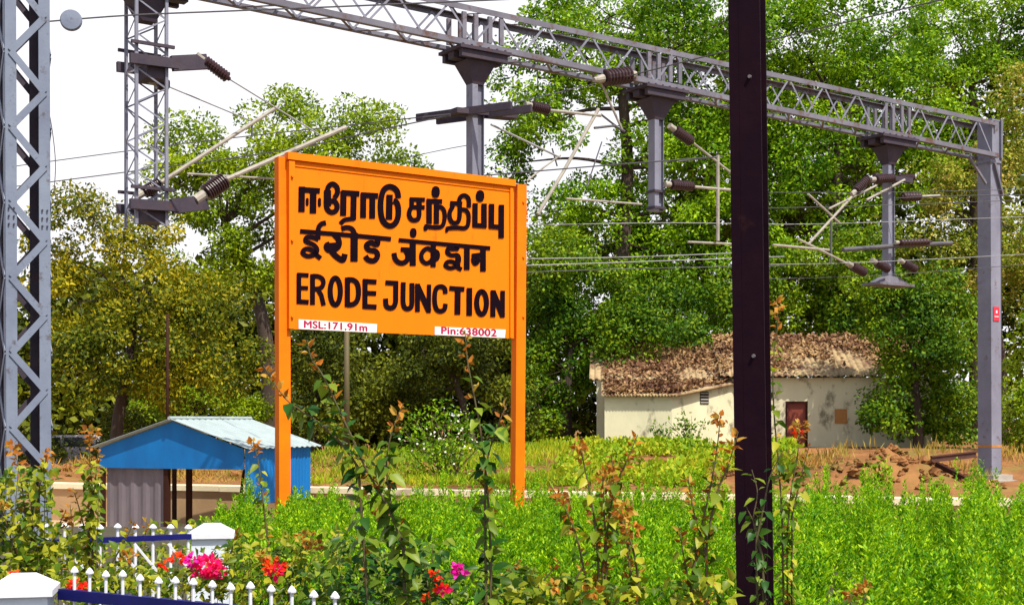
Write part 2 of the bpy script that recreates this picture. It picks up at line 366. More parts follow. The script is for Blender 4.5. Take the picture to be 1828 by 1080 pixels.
def station_sign():
    base = at(720, 750, 18.5 * 3900 / 3680); base.z = 0
    t = thing('station_sign', 'large orange station name board with black Tamil, Hindi and English lettering on two posts', 'sign', base)
    zt, zb = 5.215, 2.86
    def xy(u, off=0): p = SP(u, 750, off); return Vector((p.x, p.y, 0))
    a, b = xy(524), xy(918)
    mb = MB(); c = (a + b) / 2 - GN * .03
    mb.obox((c.x, c.y, (zt + zb) / 2), GD, GN, UP, (b - a).length, .05, zt - zb)
    board = mb.build('board', M['sign'], t)
    # raised frame
    mb = MB(); fl, fr = xy(512), xy(918)
    L = (fr - fl).length
    c = (fl + fr) / 2 - GN * .015
    mb.obox((c.x, c.y, zt + .03), GD, GN, UP, L, .12, .10)
    mb.obox((c.x, c.y, zt - .09), GD, GN, UP, L - .18, .044, .022)
    c2 = xy(519) - GN * .012
    mb.obox((c2.x, c2.y, (zt + zb) / 2 - .02), GD, GN, UP, .085, .11, zt - zb - .045)
    c3 = xy(912) - GN * .012
    mb.obox((c3.x, c3.y, (zt + zb) / 2 - .02), GD, GN, UP, .05, .075, zt - zb - .045)
    mb.build('frame', M['sign'], t)
    # posts
    for ut, ub, w in ((513.5, 509, .172), (929, 924.5, .172)):
        mb = MB()
        top = xy(ut, -.02) + UP * (zt + .02); bot = xy(ub, -.02)
        if ut < 600:                                     # the left post stands behind the frame strip
            top -= GN * .09; bot -= GN * .05
            top -= GD * .03
        mb.hexa([bot - GD * w / 2 - GN * .07, bot + GD * w / 2 - GN * .07, bot + GD * w / 2 + GN * .07, bot - GD * w / 2 + GN * .07,
                 top - GD * w / 2 - GN * .07, top + GD * w / 2 - GN * .07, top + GD * w / 2 + GN * .07, top - GD * w / 2 + GN * .07])
        mb.build('post', M['sign_post'], t)
    mb = MB()                                            # bolts on the frame
    for u, v in ((519, 316), (519, 430), (519, 566), (931, 362), (931, 460), (931, 566)):
        mb = MB(); p = SP(u, v, .05); mb.tube(p, p + GN * .022, .022, .016, 8); mb.build('bolt', M['sign_post'], t)

    CR = {1: (510, 300, 5.4), 2: (710, 320, 6.0), 3: (510, 470, 7.714), 4: (670, 480, 6.529)}
    cnt = [0]
    def stroke(mb, crop, pts, w, rnd=False):
        ox, oy, sc = CR[crop]
        P = [Vector((ox + x / sc, oy + y / sc, 0)) for x, y in pts]
        if len(P) > 3: P = smooth_path(P, 5)
        hw = w * 1.15 / sc / 2
        if rnd:                                          # rounded ends
            d0 = (P[0] - P[1]).normalized(); d1 = (P[-1] - P[-2]).normalized()
            ws = [.45, .85, 1]; P = [P[0] + d0 * hw * .95, P[0] + d0 * hw * .6] + P + [P[-1] + d1 * hw * .6, P[-1] + d1 * hw * .95]
            wl_ = [.3, .8] + [1] * (len(P) - 4) + [.8, .3]
        else: wl_ = [1] * len(P)
        cnt[0] += 1; off = .004 + cnt[0] * .00012
        n0 = len(mb.v)
        for i, p in enumerate(P):
            d = (P[min(i + 1, len(P) - 1)] - P[max(i - 1, 0)]).normalized(); s = Vector((-d.y, d.x, 0))
            for sg in (1, -1):
                q = p + s * hw * wl_[i] * sg
                mb.v.append(SP(q.x, q.y, off))
        for i in range(len(P) - 1):
            k = n0 + 2 * i; mb.f.append((k, k + 1, k + 3, k + 2))
    def word(strokes):
        mb = MB(); cnt[0] = 0
        for st in strokes: stroke(mb, *st)
        o = mb.build('lettering', M['letter'], board); return o
    def oval(cx, cy, rx, ry, n=20):
        return [(cx + rx * math.sin(2 * math.pi * k / n), cy - ry * math.cos(2 * math.pi * k / n)) for k in range(n + 2)]
    tamil = [
        (1, [(155, 180), (152, 425)], 54), (1, [(130, 208), (330, 222)], 46), (1, [(265, 215), (262, 438)], 56),
        (1, [(207, 302), (207, 352)], 24, True), (1, [(325, 304), (325, 360)], 27, True),
        (1, [(470, 290), (497, 240), (492, 185), (450, 155), (410, 185), (395, 260), (390, 340), (402, 400), (445, 428), (487, 405), (492, 355), (465, 318), (435, 325)], 44),
        (1, [(402, 215), (402, 370)], 62),
        (1, [(557, 222), (553, 462)], 52), (1, [(535, 238), (710, 250)], 46), (1, [(655, 245), (650, 500)], 50),
        (1, [(665, 488), (610, 493), (560, 505), (525, 540)], 38),
        (1, [(748, 240), (745, 482)], 50), (1, [(725, 260), (890, 270)], 46), (1, [(835, 265), (832, 488)], 50),
        (1, [(1000, 258), (995, 498)], 54),
        (1, [(1085, 292), (1075, 230), (1040, 192), (990, 182), (943, 215), (918, 300), (914, 400), (928, 490), (965, 543), (1015, 558), (1060, 525), (1083, 460), (1083, 380), (1065, 330), (1035, 318)], 48),
        (2, [(148, 200), (148, 312)], 44), (2, [(128, 216), (290, 222)], 40), (2, [(226, 215), (230, 320)], 50),
        (2, [(150, 296), (125, 340), (122, 390), (145, 430), (180, 440), (215, 425), (228, 380), (226, 310)], 44), (2, [(150, 300), (288, 303)], 40),
        (2, [(335, 212), (335, 480)], 52), (2, [(308, 234), (475, 241)], 44), (2, [(415, 235), (412, 482)], 50),
        (2, [(420, 300), (465, 302), (495, 340), (500, 420), (482, 490), (440, 516), (360, 514), (282, 505)], 40), (2, [(292, 500), (297, 552)], 32),
        (2, [(405, 118), (405, 158)], 76, True),
        (2, [(584, 238), (584, 308)], 44), (2, [(558, 256), (690, 264)], 40),
        (2, [(585, 298), (557, 350), (555, 410), (580, 460), (620, 470), (652, 440), (662, 370), (662, 280)], 42),
        (2, [(662, 300), (657, 225), (680, 184), (722, 178), (757, 215), (760, 305)], 42),
        (2, [(660, 326), (720, 330), (753, 370), (757, 440), (745, 500), (708, 525), (640, 520), (560, 523), (515, 535)], 40), (2, [(522, 525), (522, 570)], 26),
        (2, [(827, 258), (825, 510)], 50), (2, [(802, 492), (948, 502)], 44), (2, [(922, 262), (922, 522)], 52), (2, [(880, 162), (880, 200)], 78, True),
        (2, [(1003, 265), (1000, 522)], 52), (2, [(976, 505), (1130, 517)], 44), (2, [(1108, 275), (1106, 632)], 52)]
    hindi = [
        (1, [(137, 610), (640, 650)], 38), (1, [(640, 650), (1015, 686)], 38),
        (1, [(388, 528), (345, 540), (318, 572), (312, 620), (312, 690)], 42),
        (1, [(318, 690), (255, 668), (200, 672), (196, 708), (270, 742), (302, 790), (272, 836), (205, 848), (162, 815), (195, 780), (255, 795), (300, 842), (338, 872)], 40),
        (1, [(468, 640), (508, 690), (510, 750), (462, 790), (408, 788), (392, 750), (425, 732)], 48),
        (1, [(425, 760), (440, 800), (485, 850), (540, 886), (560, 870), (570, 828)], 50), (1, [(450, 720), (455, 800)], 60),
        (1, [(660, 625), (658, 902)], 62), (1, [(535, 588), (588, 574), (640, 590), (665, 640)], 42),
        (1, [(886, 680), (880, 738), (820, 722), (778, 745), (800, 788), (868, 805), (884, 850), (850, 893), (795, 885), (765, 848)], 46),
        (2, [(8, 652), (990, 740)], 38),
        (2, [(165, 558), (165, 592)], 62, True), (2, [(160, 655), (160, 928)], 58), (2, [(30, 752), (160, 758)], 44),
        (2, [(85, 765), (107, 815), (95, 870), (50, 898), (0, 885), (-30, 845), (-42, 790)], 48),
        (2, [(380, 690), (378, 942)], 50), (2, [(385, 775), (315, 742), (258, 790), (256, 860), (300, 900), (350, 880), (385, 820)], 42),
        (2, [(370, 762), (422, 785), (425, 840), (392, 868)], 42),
        (2, [(600, 705), (640, 745), (600, 745), (540, 745), (530, 785), (572, 815), (640, 815), (655, 870), (630, 925), (565, 952), (510, 925), (535, 885), (600, 890), (640, 945), (685, 968)], 40),
        (2, [(570, 720), (570, 770)], 60), (2, [(640, 830), (645, 950)], 44),
        (2, [(740, 715), (738, 972)], 54),
        (2, [(790, 822), (915, 806)], 42), (2, [(832, 812), (806, 855), (825, 905), (856, 880), (850, 830)], 40), (2, [(912, 735), (912, 988)], 54)]
    english = [
        (3, [(182, 135), (180, 560)], 56), (3, [(158, 158), (315, 166)], 52), (3, [(180, 338), (308, 342)], 50), (3, [(154, 525), (316, 536)], 56),
        (3, [(370, 148), (368, 572)], 60), (3, [(370, 176), (450, 182), (505, 218), (517, 275), (492, 330), (440, 350), (370, 355)], 56), (3, [(430, 340), (490, 440), (522, 580)], 56),
        (3, oval(682, 387, 70, 184), 62),
        (3, [(850, 195), (848, 602)], 64), (3, [(845, 225), (930, 232), (985, 285), (1002, 395), (985, 505), (930, 562), (845, 572)], 62),
        (3, [(1092, 215), (1090, 622)], 62), (3, [(1068, 246), (1250, 258)], 58), (3, [(1090, 408), (1246, 416)], 56), (3, [(1066, 592), (1250, 602)], 60),
        (4, [(115, 160), (264, 168)], 48), (4, [(238, 150), (236, 300), (234, 385), (213, 440), (170, 455), (127, 430), (117, 345)], 52),
        (4, [(325, 155), (322, 300), (323, 395), (340, 448), (375, 465), (413, 445), (424, 400), (425, 300), (425, 165)], 50),
        (4, [(490, 172), (490, 500)], 50), (4, [(625, 182), (621, 512)], 44), (4, [(486, 190), (624, 492)], 58),
        (4, [(815, 290), (808, 232), (770, 206), (715, 222), (692, 290), (692, 400), (715, 473), (760, 493), (805, 468), (816, 405)], 48),
        (4, [(860, 225), (1037, 238)], 48), (4, [(960, 220), (955, 532)], 60), (4, [(1095, 222), (1093, 545)], 58),
        (4, oval(1237, 396, 57, 132), 52),
        (4, [(1370, 248), (1368, 560)], 52), (4, [(1482, 254), (1480, 566)], 48), (4, [(1368, 262), (1482, 545)], 58)]
    for w in (tamil, hindi, english): word(w)

    def plate(tl, tr, br, bl, text, tl_t, tr_t, hpx):
        mb = MB(); q = [SP(*p, .004) for p in (bl, br, tr, tl)]; back = [SP(*p, .0005) for p in (bl, br, tr, tl)]
        mb.hexa([back[0], back[1], q[1], q[0], back[3], back[2], q[2], q[3]])
        pl = mb.build('info_plate', M['plate'], t)
        cu = bpy.data.curves.new('text', 'FONT'); cu.body = text; cu.size = 1.0; cu.space_character = 1.06
        tmp = bpy.data.objects.new('text', cu); COL.objects.link(tmp)
        bpy.context.view_layer.update()
        dg = bpy.context.evaluated_depsgraph_get()
        me = bpy.data.meshes.new_from_object(tmp.evaluated_get(dg))
        bpy.data.objects.remove(tmp)
        xs = [v.co.x for v in me.vertices]; x0, x1 = min(xs), max(xs)
        pr = wloc(pl)
        V, Fc = [], []
        for kx, (dx, dy) in enumerate(((0, 0), (.045, 0), (.09, 0), (.045, .03), (.045, -.03))):   # brush weight
            n0 = len(V)
            for v in me.vertices:
                f = (v.co.x - x0) / (x1 - x0)
                u = tl_t[0] + (tr_t[0] - tl_t[0]) * f + dx * hpx / .7; vb = tl_t[1] + (tr_t[1] - tl_t[1]) * f
                V.append(tuple(SP(u, vb - (v.co.y + dy) * hpx / .7, .0055 + kx * .0003) - pr))
            Fc += [tuple(n0 + i for i in p.vertices) for p in me.polygons]
        m2 = bpy.data.meshes.new('lettering'); m2.from_pydata(V, [], Fc); m2.update()
        link_mesh('lettering', m2, M['redtext'], pl)
    plate((533, 570), (673, 578.5), (672, 594), (533, 587.2), 'MSL:171.91m', (542, 584.6), (654, 591), 12.5)
    plate((776, 583), (902.5, 588.5), (901, 603.3), (776, 597.7), 'Pin:638002', (787, 595.6), (885, 600.3), 12.5)
station_sign()

# ------------------------------------------------------------------ overhead gantry
def s_of(u):
    Y = 34.5 * 2640 / (4400 - u); return (u - CU) / F * Y / 0.8237
def gp(s, z, off=0.0):
    return Vector((0.8237 * s + GN.x * off, 26.13 + 0.5671 * s + GN.y * off, z))
def G(u, v, off=0.0):                                    # a photo pixel on the gantry's vertical plane
    return at(u, v, 34.5 * 2640 / (4400 - u)) + GN * off
def ztop(s): return 9.305 - .0105 * s
def zbot(s): return 8.655 - .020 * s

def gantry():
    sr = s_of(1765)
    base = gp(sr, 0.0)
    t = thing('overhead_gantry', 'long grey steel lattice gantry spanning the tracks, carried by the square mast at right', 'gantry', base)
    sl = s_of(-200)
    W2 = .30
    for off in (W2, -W2):
        for zf, up in ((ztop, 1), (zbot, -1)):
            mb = MB()                                    # angle iron chord
            N = 12
            for i in range(N):
                s0 = sl + (sr - sl) * i / N; s1 = sl + (sr - sl) * (i + 1) / N
                p0, p1 = gp(s0, zf(s0), off), gp(s1, zf(s1), off)
                mb.bar(p0, p1, .012, .10, UP)
                mb.bar(p0 + UP * .053 * up - GN * .045 * (1 if off > 0 else -1), p1 + UP * .053 * up - GN * .045 * (1 if off > 0 else -1), .10, .012, UP)
            mb.build('chord', M['galv'], t)
    step = .56
    n = int((sr - sl) / step)
    for off in (W2 - .012, -W2 + .012):                  # lacing of the two side faces
        mb = MB()
        for i in range(n):
            s0, s1 = sl + i * step, sl + (i + 1) * step
            a, b = (ztop, zbot) if i % 2 else (zbot, ztop)
            mb.bar(gp(s0, a(s0), off), gp(s1, b(s1), off), .040, .010, GN)
        mb.build('lacing', M['galv_light'], t)
    for zf, dz in ((ztop, .045), (zbot, -.045)):          # lacing of the top and bottom faces
        mb = MB()
        for i in range(n):
            s0, s1 = sl + i * step, sl + (i + 1) * step
            o0, o1 = (W2, -W2) if i % 2 else (-W2, W2)
            mb.bar(gp(s0, zf(s0) + dz, o0 * .95), gp(s1, zf(s1) + dz, o1 * .95), .05, .010, UP)
        mb.build('lacing', M['galv'], t)

    def hanger_plate(u, wide):                           # cleats and stiffening posts where a drop hangs
        s = s_of(u); mb = MB()
        for ds in (-.42, -.16, .16, .42):
            for off in (.27, -.27):
                mb.bar(gp(s + ds, zbot(s) + .07, off), gp(s + ds, ztop(s) - .07, off), .09, .05, GN)
        mb.pieces('stiffener', M['galv'], t)
        mb = MB()
        z = zbot(s)
        mb.obox(gp(s, z - .10), GD, GN, UP, wide, .80, .06)
        mb.obox(gp(s, z - .20), GD, GN, UP, wide * .94, .20, .13)
        for k in (-1, 1):
            mb.obox(gp(s, z - .205, .3 * k), GD, GN, UP, wide * .9, .10, .14)
        for ds in np.linspace(-wide / 2 + .1, wide / 2 - .1, 6):
            for off in (.33, -.33):
                p = gp(s + ds, z - .06, off); mb.tube(p - UP * .19, p + UP * .03, .022, None, 6)
        # tapered gusset
        a = .33; b = .12
        mb.hexa([gp(s - b, z - .70, .11), gp(s + b, z - .70, .11), gp(s + b, z - .70, -.11), gp(s - b, z - .70, -.11),
                 gp(s - a, z - .28, .24), gp(s + a, z - .28, .24), gp(s + a, z - .28, -.24), gp(s - a, z - .28, -.24)])
        mb.build('hanger_bracket', M['galv_dark'], t)
    def drop(u, vb, w, wide=1.15):
        hanger_plate(u, wide)
        s = s_of(u); z1 = zbot(s) - .69; z0 = G(u, vb).z
        mb = MB()                                        # H section
        mb.obox(gp(s - w * .28, (z0 + z1) / 2), GD, GN, UP, w * .5, w * .9, z1 - z0)
        mb.obox(gp(s + w * .25, (z0 + z1) / 2, -w * .1), GD, GN, UP, w * .5, w * .55, z1 - z0 - .004)
        mb.obox(gp(s + w * .53, (z0 + z1) / 2, 0), GD, GN, UP, w * .06, w * .9, z1 - z0)
        mb.build('drop_post', M['galv_light'], t)
        return s, z0, z1
    # three H-section drops
    s, z0, z1 = drop(848, 330, .245)
    mb = MB()
    za = G(848, 203).z
    TD = -Vector((-.5671, .8237, 0))                      # along the tracks, towards the camera
    c = gp(s, za)
    for off in (.19, -.19):
        mb.bar(c + GD * off * 1.2 - TD * .95 - GD * .5, c + GD * off * 1.2 + TD * .95 + GD * .42, .07, .14, UP)
    mb.bar(c - GD * .5 - UP * .02, c + GD * .9 + UP * .05, .30, .10, UP)
    mb.pieces('cross_arm', M['galv_dark'], t)
    s, z0, z1 = drop(1171, 378, .23)
    mb = MB(); zc = G(1171, 343).z
    mb.obox(gp(s, zc), GD, GN, UP, .30, .28, .05); zc = G(1171, 372).z; mb.obox(gp(s, zc), GD, GN, UP, .30, .28, .05)
    mb.pieces('clamp', M['galv_dark'], t)
    s, z0, z1 = drop(1586, 512, .21, 1.3)
    mb = MB()
    mb.obox(gp(s, z0 + .04), GD, GN, UP, 1.25, .55, .06)
    mb.hexa([gp(s - .5, z0 + .07, .2), gp(s + .5, z0 + .07, .2), gp(s + .5, z0 + .07, -.2), gp(s - .5, z0 + .07, -.2),
             gp(s - .2, z0 + .24, .15), gp(s + .2, z0 + .24, .15), gp(s + .2, z0 + .24, -.15), gp(s - .2, z0 + .24, -.15)])
    mb.build('foot_plate', M['galv'], t)
    mb = MB(); zc = G(1586, 322).z
    mb.bar(gp(s - .75, zc, .2), gp(s + .6, zc + .02, .2), .10, .12, UP)
    mb.bar(gp(s - .55, zc - .02, -.2), gp(s + .6, zc, -.2), .10, .12, UP)
    mb.pieces('cross_arm', M['galv_dark'], t)
    # laced drop near the left
    u = 261; s = s_of(u); hanger_plate(u, 1.45)
    zb = G(u, 405).z; zt = zbot(s) - .30; h = .25
    mb = MB()
    for i, j in ((-1, -1), (1, -1), (1, 1), (-1, 1)):
        mb.bar(gp(s + i * h, zb, j * h), gp(s + i * h, zt, j * h), .05, .05, GN)
    mb.build('drop_post', M['galv_light'], t)
    mb = MB(); k = 0; z = zb; st = .28
    while z + st < zt:
        sg = 1 if k % 2 else -1
        for j in (-h, h):
            mb.bar(gp(s - sg * h, z, j), gp(s + sg * h, z + st, j), .026, .008, GN)
            mb.bar(gp(s + j, z, -sg * h), gp(s + j, z + st, sg * h), .026, .008, GD)
        z += st; k += 1
    mb.build('lacing', M['galv_light'], t)
    for vv, ww in ((118, 1), (372, 1)):
        mb = MB(); zc = G(u, vv).z
        for j in (-.32, .32):
            mb.bar(gp(s - .38, zc, j), gp(s + .42, zc + .02, j), .08, .16, UP)
            mb.bar(gp(s - .36, zc + .28, j), gp(s + .36, zc + .28, j), .05, .05, UP)
        mb.bar(gp(s + .32, zc + .02, .3), gp(s + .92, zc + .14, .3), .10, .24, UP)
        mb.obox(gp(s + .1, zc - .12, 0), GD, GN, UP, .34, .5, .24)
        mb.pieces('cross_arm', M['galv_dark'], t)
    # the square mast at the right end
    s = sr; wv = .42
    mb = MB(); zt = ztop(s) + .10
    lean = .04
    def ring(z, w): 
        o = gp(s + lean * (1 - z / 9.2) * 1.2, z)
        return [o + GD * a * w / 2 + GN * b * w / 2 for a, b in ((-1, 1), (1, 1), (1, -1), (-1, -1))]
    mb.hexa(ring(-.1, wv * .98) + ring(zt, wv * .93))
    post = mb.build('mast', M['galv_light'], t)
    mb = MB()
    for zz, hh in ((zt + .02, .04), (zbot(s) - .14, .07)):
        c = gp(s, zz); mb.obox(c, GD, GN, UP, wv * 1.05, wv * 1.05, hh)
    for a in (-1, 1):
        mb.obox(gp(s + a * .19, (zt + zbot(s)) / 2, .232), GD, GN, UP, .05, .06, zt - zbot(s) + .1)
    mb.pieces('cap', M['galv_light'], post)
    mb = MB()
    mb.bar(gp(s - .10, zbot(s) - .2, .25), gp(s + .24, zbot(s) - 1.0, .25), .06, .06, UP)
    mb.bar(gp(s - .95, zbot(s) - .1, .1), gp(s - .25, zbot(s) - .72, .1), .06, .06, UP)
    mb.pieces('brace', M['galv'], t)
    mb = MB(); mb.obox(gp(s + .255, 4.2, .03), GD, GN, UP, .05, .32, 8.3); mb.build('flange', M['galv_dark'], post)  # darker than the mast: the flange's shade is put into its colour
    mb = MB(); q = ring(.9, .424); q2 = ring(.97, .424); mb.hexa(q + q2)
    q = ring(.0, .426); q2 = ring(.12, .426); mb.hexa(q + q2)
    mb.pieces('ochre_band', M['ochre'], post)
    mb = MB(); c = gp(s + .02, G(1764, 561).z, .214); mb.obox(c, GD, GN, UP, .24, .012, .36)
    mk = mb.build('marker_plate', M['marker_red'], post)
    mb = MB(); mb.obox(c + GN * .008 + UP * .05, GD, GN, UP, .06, .006, .07); mb.obox(c + GN * .008 - UP * .07, GD, GN, UP, .16, .006, .02); mb.pieces('mark', M['plate'], mk)
    mb = MB()
    mb.obox(gp(s + .04, .06), GD, GN, UP, .80, .80, .30); mb.obox(gp(s + .1, -.02), GD, GN, UP, 1.15, 1.15, .2)
    mb.build('footing', M['concrete'], t)
gantry()

# ------------------------------------------------------------------ brackets, insulators and wires
def insulator(parent, p0, p1, r, ribs=9, m=None):
    p0, p1 = Vector(p0), Vector(p1)
    r *= .88; prof = [(0, r * .35), (.07, r * .4)]
    for i in range(ribs):
        a = .08 + .84 * i / ribs; w = .84 / ribs
        prof += [(a, r * .84), (a + w * .25, r), (a + w * .6, r * .98), (a + w * .85, r * .85)]
    prof += [(.93, r * .4), (1, r * .35)]
    mb = MB(); mb.lathe(p0, p1, prof, 14)
    return mb.build('insulator', m or M['insul'], parent, smooth=False)

def bracket(label, items, loc):
    t = thing('cantilever_bracket', label, 'wire bracket', loc, 'cantilever brackets under the gantry')
    for it in items:
        k = it[0]
        if k == 'i':
            insulator(t, it[1], it[2], it[3])
            d = (Vector(it[2]) - Vector(it[1])).normalized(); r = it[3]
            mb = MB(); mb.tube(Vector(it[1]) - d * r * 1.1, Vector(it[1]) + d * .015, r * .5, None, 10); mb.build('fitting', M['tube'], t)
        else:
            mb = MB(); mb.path([Vector(p) for p in it[1]], it[2] * (.84 if k == 't' else 1), 8)
            mb.build({'t': 'tube', 'r': 'tie_rod', 'w': 'dropper'}[k], {'t': M['tube'], 'r': M['wire_pale'], 'w': M['wire']}[k], t, smooth=False)
    return t

bracket('slanting pale tube bracket with large brown insulator beside the laced drop post',
        [('i', G(350, 113, .3), G(398, 149, .3), .11), ('r', [G(398, 149, .3), G(562, 247, .25)], .014), ('r', [G(343, 105, .3), G(352, 115, .3)], .014),
         ('i', G(352, 352, .3), G(392, 325, .3), .17), ('t', [G(390, 326, .3), G(606, 232, .25)], .048), ('t', [G(335, 362, .3), G(355, 349, .3)], .06),
         ('t', [G(330, 312, .1), G(500, 322, .1)], .022)], G(300, 370, .3))
bracket('thinner pale tube bracket behind the laced drop with short round insulator',
        [('i', G(283, 146, -.1), G(306, 153, -.1), .12), ('r', [G(305, 153, -.1), G(456, 214, -.15)], .013),
         ('i', G(258, 344, -.1), G(292, 324, -.1), .12), ('t', [G(290, 325, -.1), G(502, 188, -.15)], .040), ('w', [G(456, 212, -.15), G(456, 242, -.15)], .018)], G(261, 360, -.1))
bracket('bracket beside the middle drop with red brown insulator and long sloping tube',
        [('i', G(926, 196, .4), G(960, 204, .4), .12), ('t', [G(958, 204, .4), G(1056, 212, .3)], .035), ('t', [G(1052, 200, .3), G(990, 310, .3), G(944, 386, .3)], .045),
         ('r', [G(866, 226, .2), G(990, 285, .2)], .022), ('t', [G(990, 280, .2), G(960, 302, .2), G(930, 326, .2)], .022), ('w', [G(975, 268, .2), G(984, 300, .2)], .016),
         ('t', [G(1005, 356, .1), G(1140, 366, .1)], .026), ('w', [G(1069, 255, .1), G(1042, 335, .1)], .014),
         ('t', [G(1062, 150, .2), G(1077, 185, .2), G(1100, 236, .2)], .030), ('w', [G(1050, 232, .2), G(1085, 228, .2), G(1104, 238, .2)], .026), ('w', [G(1062, 208, .2), G(1098, 236, .2)], .022)], G(848, 203))
bracket('bracket beside the third drop with two stubby insulators left of the black pole',
        [('i', G(1192, 234, .2), G(1226, 258, .2), .13), ('t', [G(1224, 257, .2), G(1320, 332, .2)], .030),
         ('i', G(1184, 332, .2), G(1228, 336, .2), .12), ('t', [G(1226, 336, .2), G(1330, 345, .2)], .036),
         ('t', [G(1270, 280, .2), G(1270, 432, .2)], .045), ('w', [G(1200, 291, .2), G(1278, 282, .2)], .016), ('t', [G(1222, 433, .1), G(1330, 438, .1)], .03)], G(1171, 333, .2))
bracket('crossed pale tubes with dark insulators at the head of the fourth drop',
        [('i', G(1508, 346, .3), G(1533, 322, .3), .12), ('t', [G(1426, 438, .3), G(1520, 336, .3)], .036), ('t', [G(1425, 350, .3), G(1482, 402, .3)], .03),
         ('i', G(1543, 324, .3), G(1580, 321, .3), .12), ('t', [G(1462, 376, .3), G(1548, 334, .3)], .030), ('i', G(1596, 320, .1), G(1626, 318, .1), .11), ('t', [G(1532, 360, .25), G(1600, 324, .25)], .036),
         ('w', [G(1466, 395, .3), G(1466, 472, .3)], .024)], G(1586, 322, .2))
bracket('lower registration arm with dark insulators at the foot of the fourth drop',
        [('w', [G(1490, 448, .25), G(1585, 441, .25), G(1684, 436, .25)], .055), ('i', G(1582, 436, .35), G(1642, 434, .35), .09), ('t', [G(1362, 440, .3), G(1462, 449, .3)], .035),
         ('t', [G(1408, 430, .3), G(1505, 478, .3)], .035), ('i', G(1502, 476, .3), G(1528, 490, .3), .13), ('i', G(1545, 470, .3), G(1570, 484, .3), .12), ('i', G(1594, 470, .3), G(1618, 484, .3), .12)], G(1586, 505))

def wire(label, pts, r=.010, sag=0.0, m='wire', group='overhead wires', cat='wire'):
    P = [at(*p) for p in pts]
    out = []
    if len(P) == 2:
        for i in range(13):
            f = i / 12; q = P[0].lerp(P[1], f); q.z -= sag * 4 * f * (1 - f); out.append(q)
    else: out = smooth_path(P, 5)
    mb = MB(); mb.path(out, r, 6)
    c = sum(out, Vector()) / len(out)
    return tag(mb.build('overhead_wire', M[m], origin=c), label, cat, group)

wire('upper of two thin wires crossing the white sky left of the name board', [(-10, 302, 31), (272, 264, 28.5), (420, 246, 27.2), (804, 204, 25.3)], .011)
wire('lower of two thin wires crossing the sky just above the left board corner', [(-10, 338, 33), (229, 307, 30), (500, 270, 28), (680, 232, 26.2), (804, 206, 25.3)], .013)
wire('dark wire running from above the board corner to the post right of it', [(858, 314, 25.7), (980, 304, 25.2), (1100, 294, 24.6), (1275, 281, 24)], .013)
wire('wire high at top left that carries the round disc', [(60, 41, 21), (230, 28, 20.8), (420, 20, 20.6), (640, 11, 20.4), (940, -2, 20)], .013)
wire('long wire sloping up across the green tree crown behind the black pole top', [(1100, 142, 27.4), (1360, 76, 24), (1700, -4, 21)], .013)
wire('wire dropping left from the fat insulator to the middle drop', [(1062, 150, 27.2), (990, 167, 27), (918, 184, 26)], .011)
wire('wire running right from the beaded insulator past the square mast', [(1600, 354, 32), (1700, 350, 31.5), (1860, 348, 31)], .011)
wire('faint wire level with the mast plate, lowest at the right edge', [(1370, 472, 31), (1500, 470, 31), (1700, 461, 31), (1860, 452, 31)], .008, m='wire_pale')
wire('faint wire just under the crossed tubes, running right to the mast', [(1370, 372, 31), (1600, 366, 31), (1860, 356, 31)], .008)
wire('thin wire crossing behind the black pole above the lower arm', [(940, 402, 27), (1200, 398, 28), (1460, 400, 31), (1860, 386, 31)], .008, m='wire_pale')
wire('pale contact wire between the name board and the black pole, upper of the close trio', [(940, 462, 27), (1120, 459, 28), (1310, 452, 29)], .010, m='wire_pale')
wire('pale contact wire between the name board and the black pole, middle of the close trio', [(940, 474, 26.5), (1120, 468, 28), (1400, 458, 29)], .010, m='wire_pale')
wire('dim contact wire between the name board and the black pole, lowest of the close trio', [(940, 486, 26.5), (1120, 480, 28), (1400, 474, 29)], .009)
wire('thin loose wire curving down beside the left lattice mast', [(82, 180, 17), (92, 225, 17), (99, 290, 17), (96, 350, 17)], .006)
wire('faint wire crossing just above the beaded insulator and behind the square mast', [(1370, 344, 31), (1600, 343, 31), (1860, 338, 31)], .007)
wire('faint sagging wire low between the black pole and the square mast', [(1370, 498, 31.5), (1560, 492, 31.5), (1860, 470, 31.5)], .007)
wire('thin pale wire just above the top right corner of the board', [(640, 300, 29), (790, 268, 27), (846, 258, 26)], .008)
# big strain insulator, beaded insulator and the round disc hang on wires: things of their own
t = thing('strain_insulator', 'fat dark brown strain insulator hanging on the wire in front of the gantry', 'insulator', G(1085, 143, .3))
insulator(t, G(1058, 146, .3), G(1112, 139, .3), .20, 8)
mb = MB(); mb.tube(G(1044, 149, .3), G(1060, 146, .3), .05, .09, 10); mb.build('fitting', M['tube'], t)
mb = MB(); mb.tube(G(1100, 141, .3), G(1118, 138, .3), .12, .06, 12); mb.build('fitting', M['tube'], t)
t = thing('string_insulator', 'small beaded red brown insulator on the wire right of the fourth drop', 'insulator', G(1612, 354, .2))
insulator(t, G(1594, 354, .25), G(1630, 354, .25), .12, 6)
mb = MB(); mb.tube(G(1628, 354, .25), G(1662, 352, .25), .035, None, 8); mb.build('fitting', M['tube'], t)
p = at(127, 37, 20.7)
mb = MB(); ax = Vector((.25, -1, .05)).normalized(); mb.lathe(p - ax * .05, p + ax * .05, [(0, .04), (.05, .15), (.3, .165), (.7, .165), (.95, .15), (1, .04)], 24)
tag(mb.build('wire_disc', M['mast'], origin=p, smooth=False), 'round grey disc threaded on the wire at top left', 'disc')

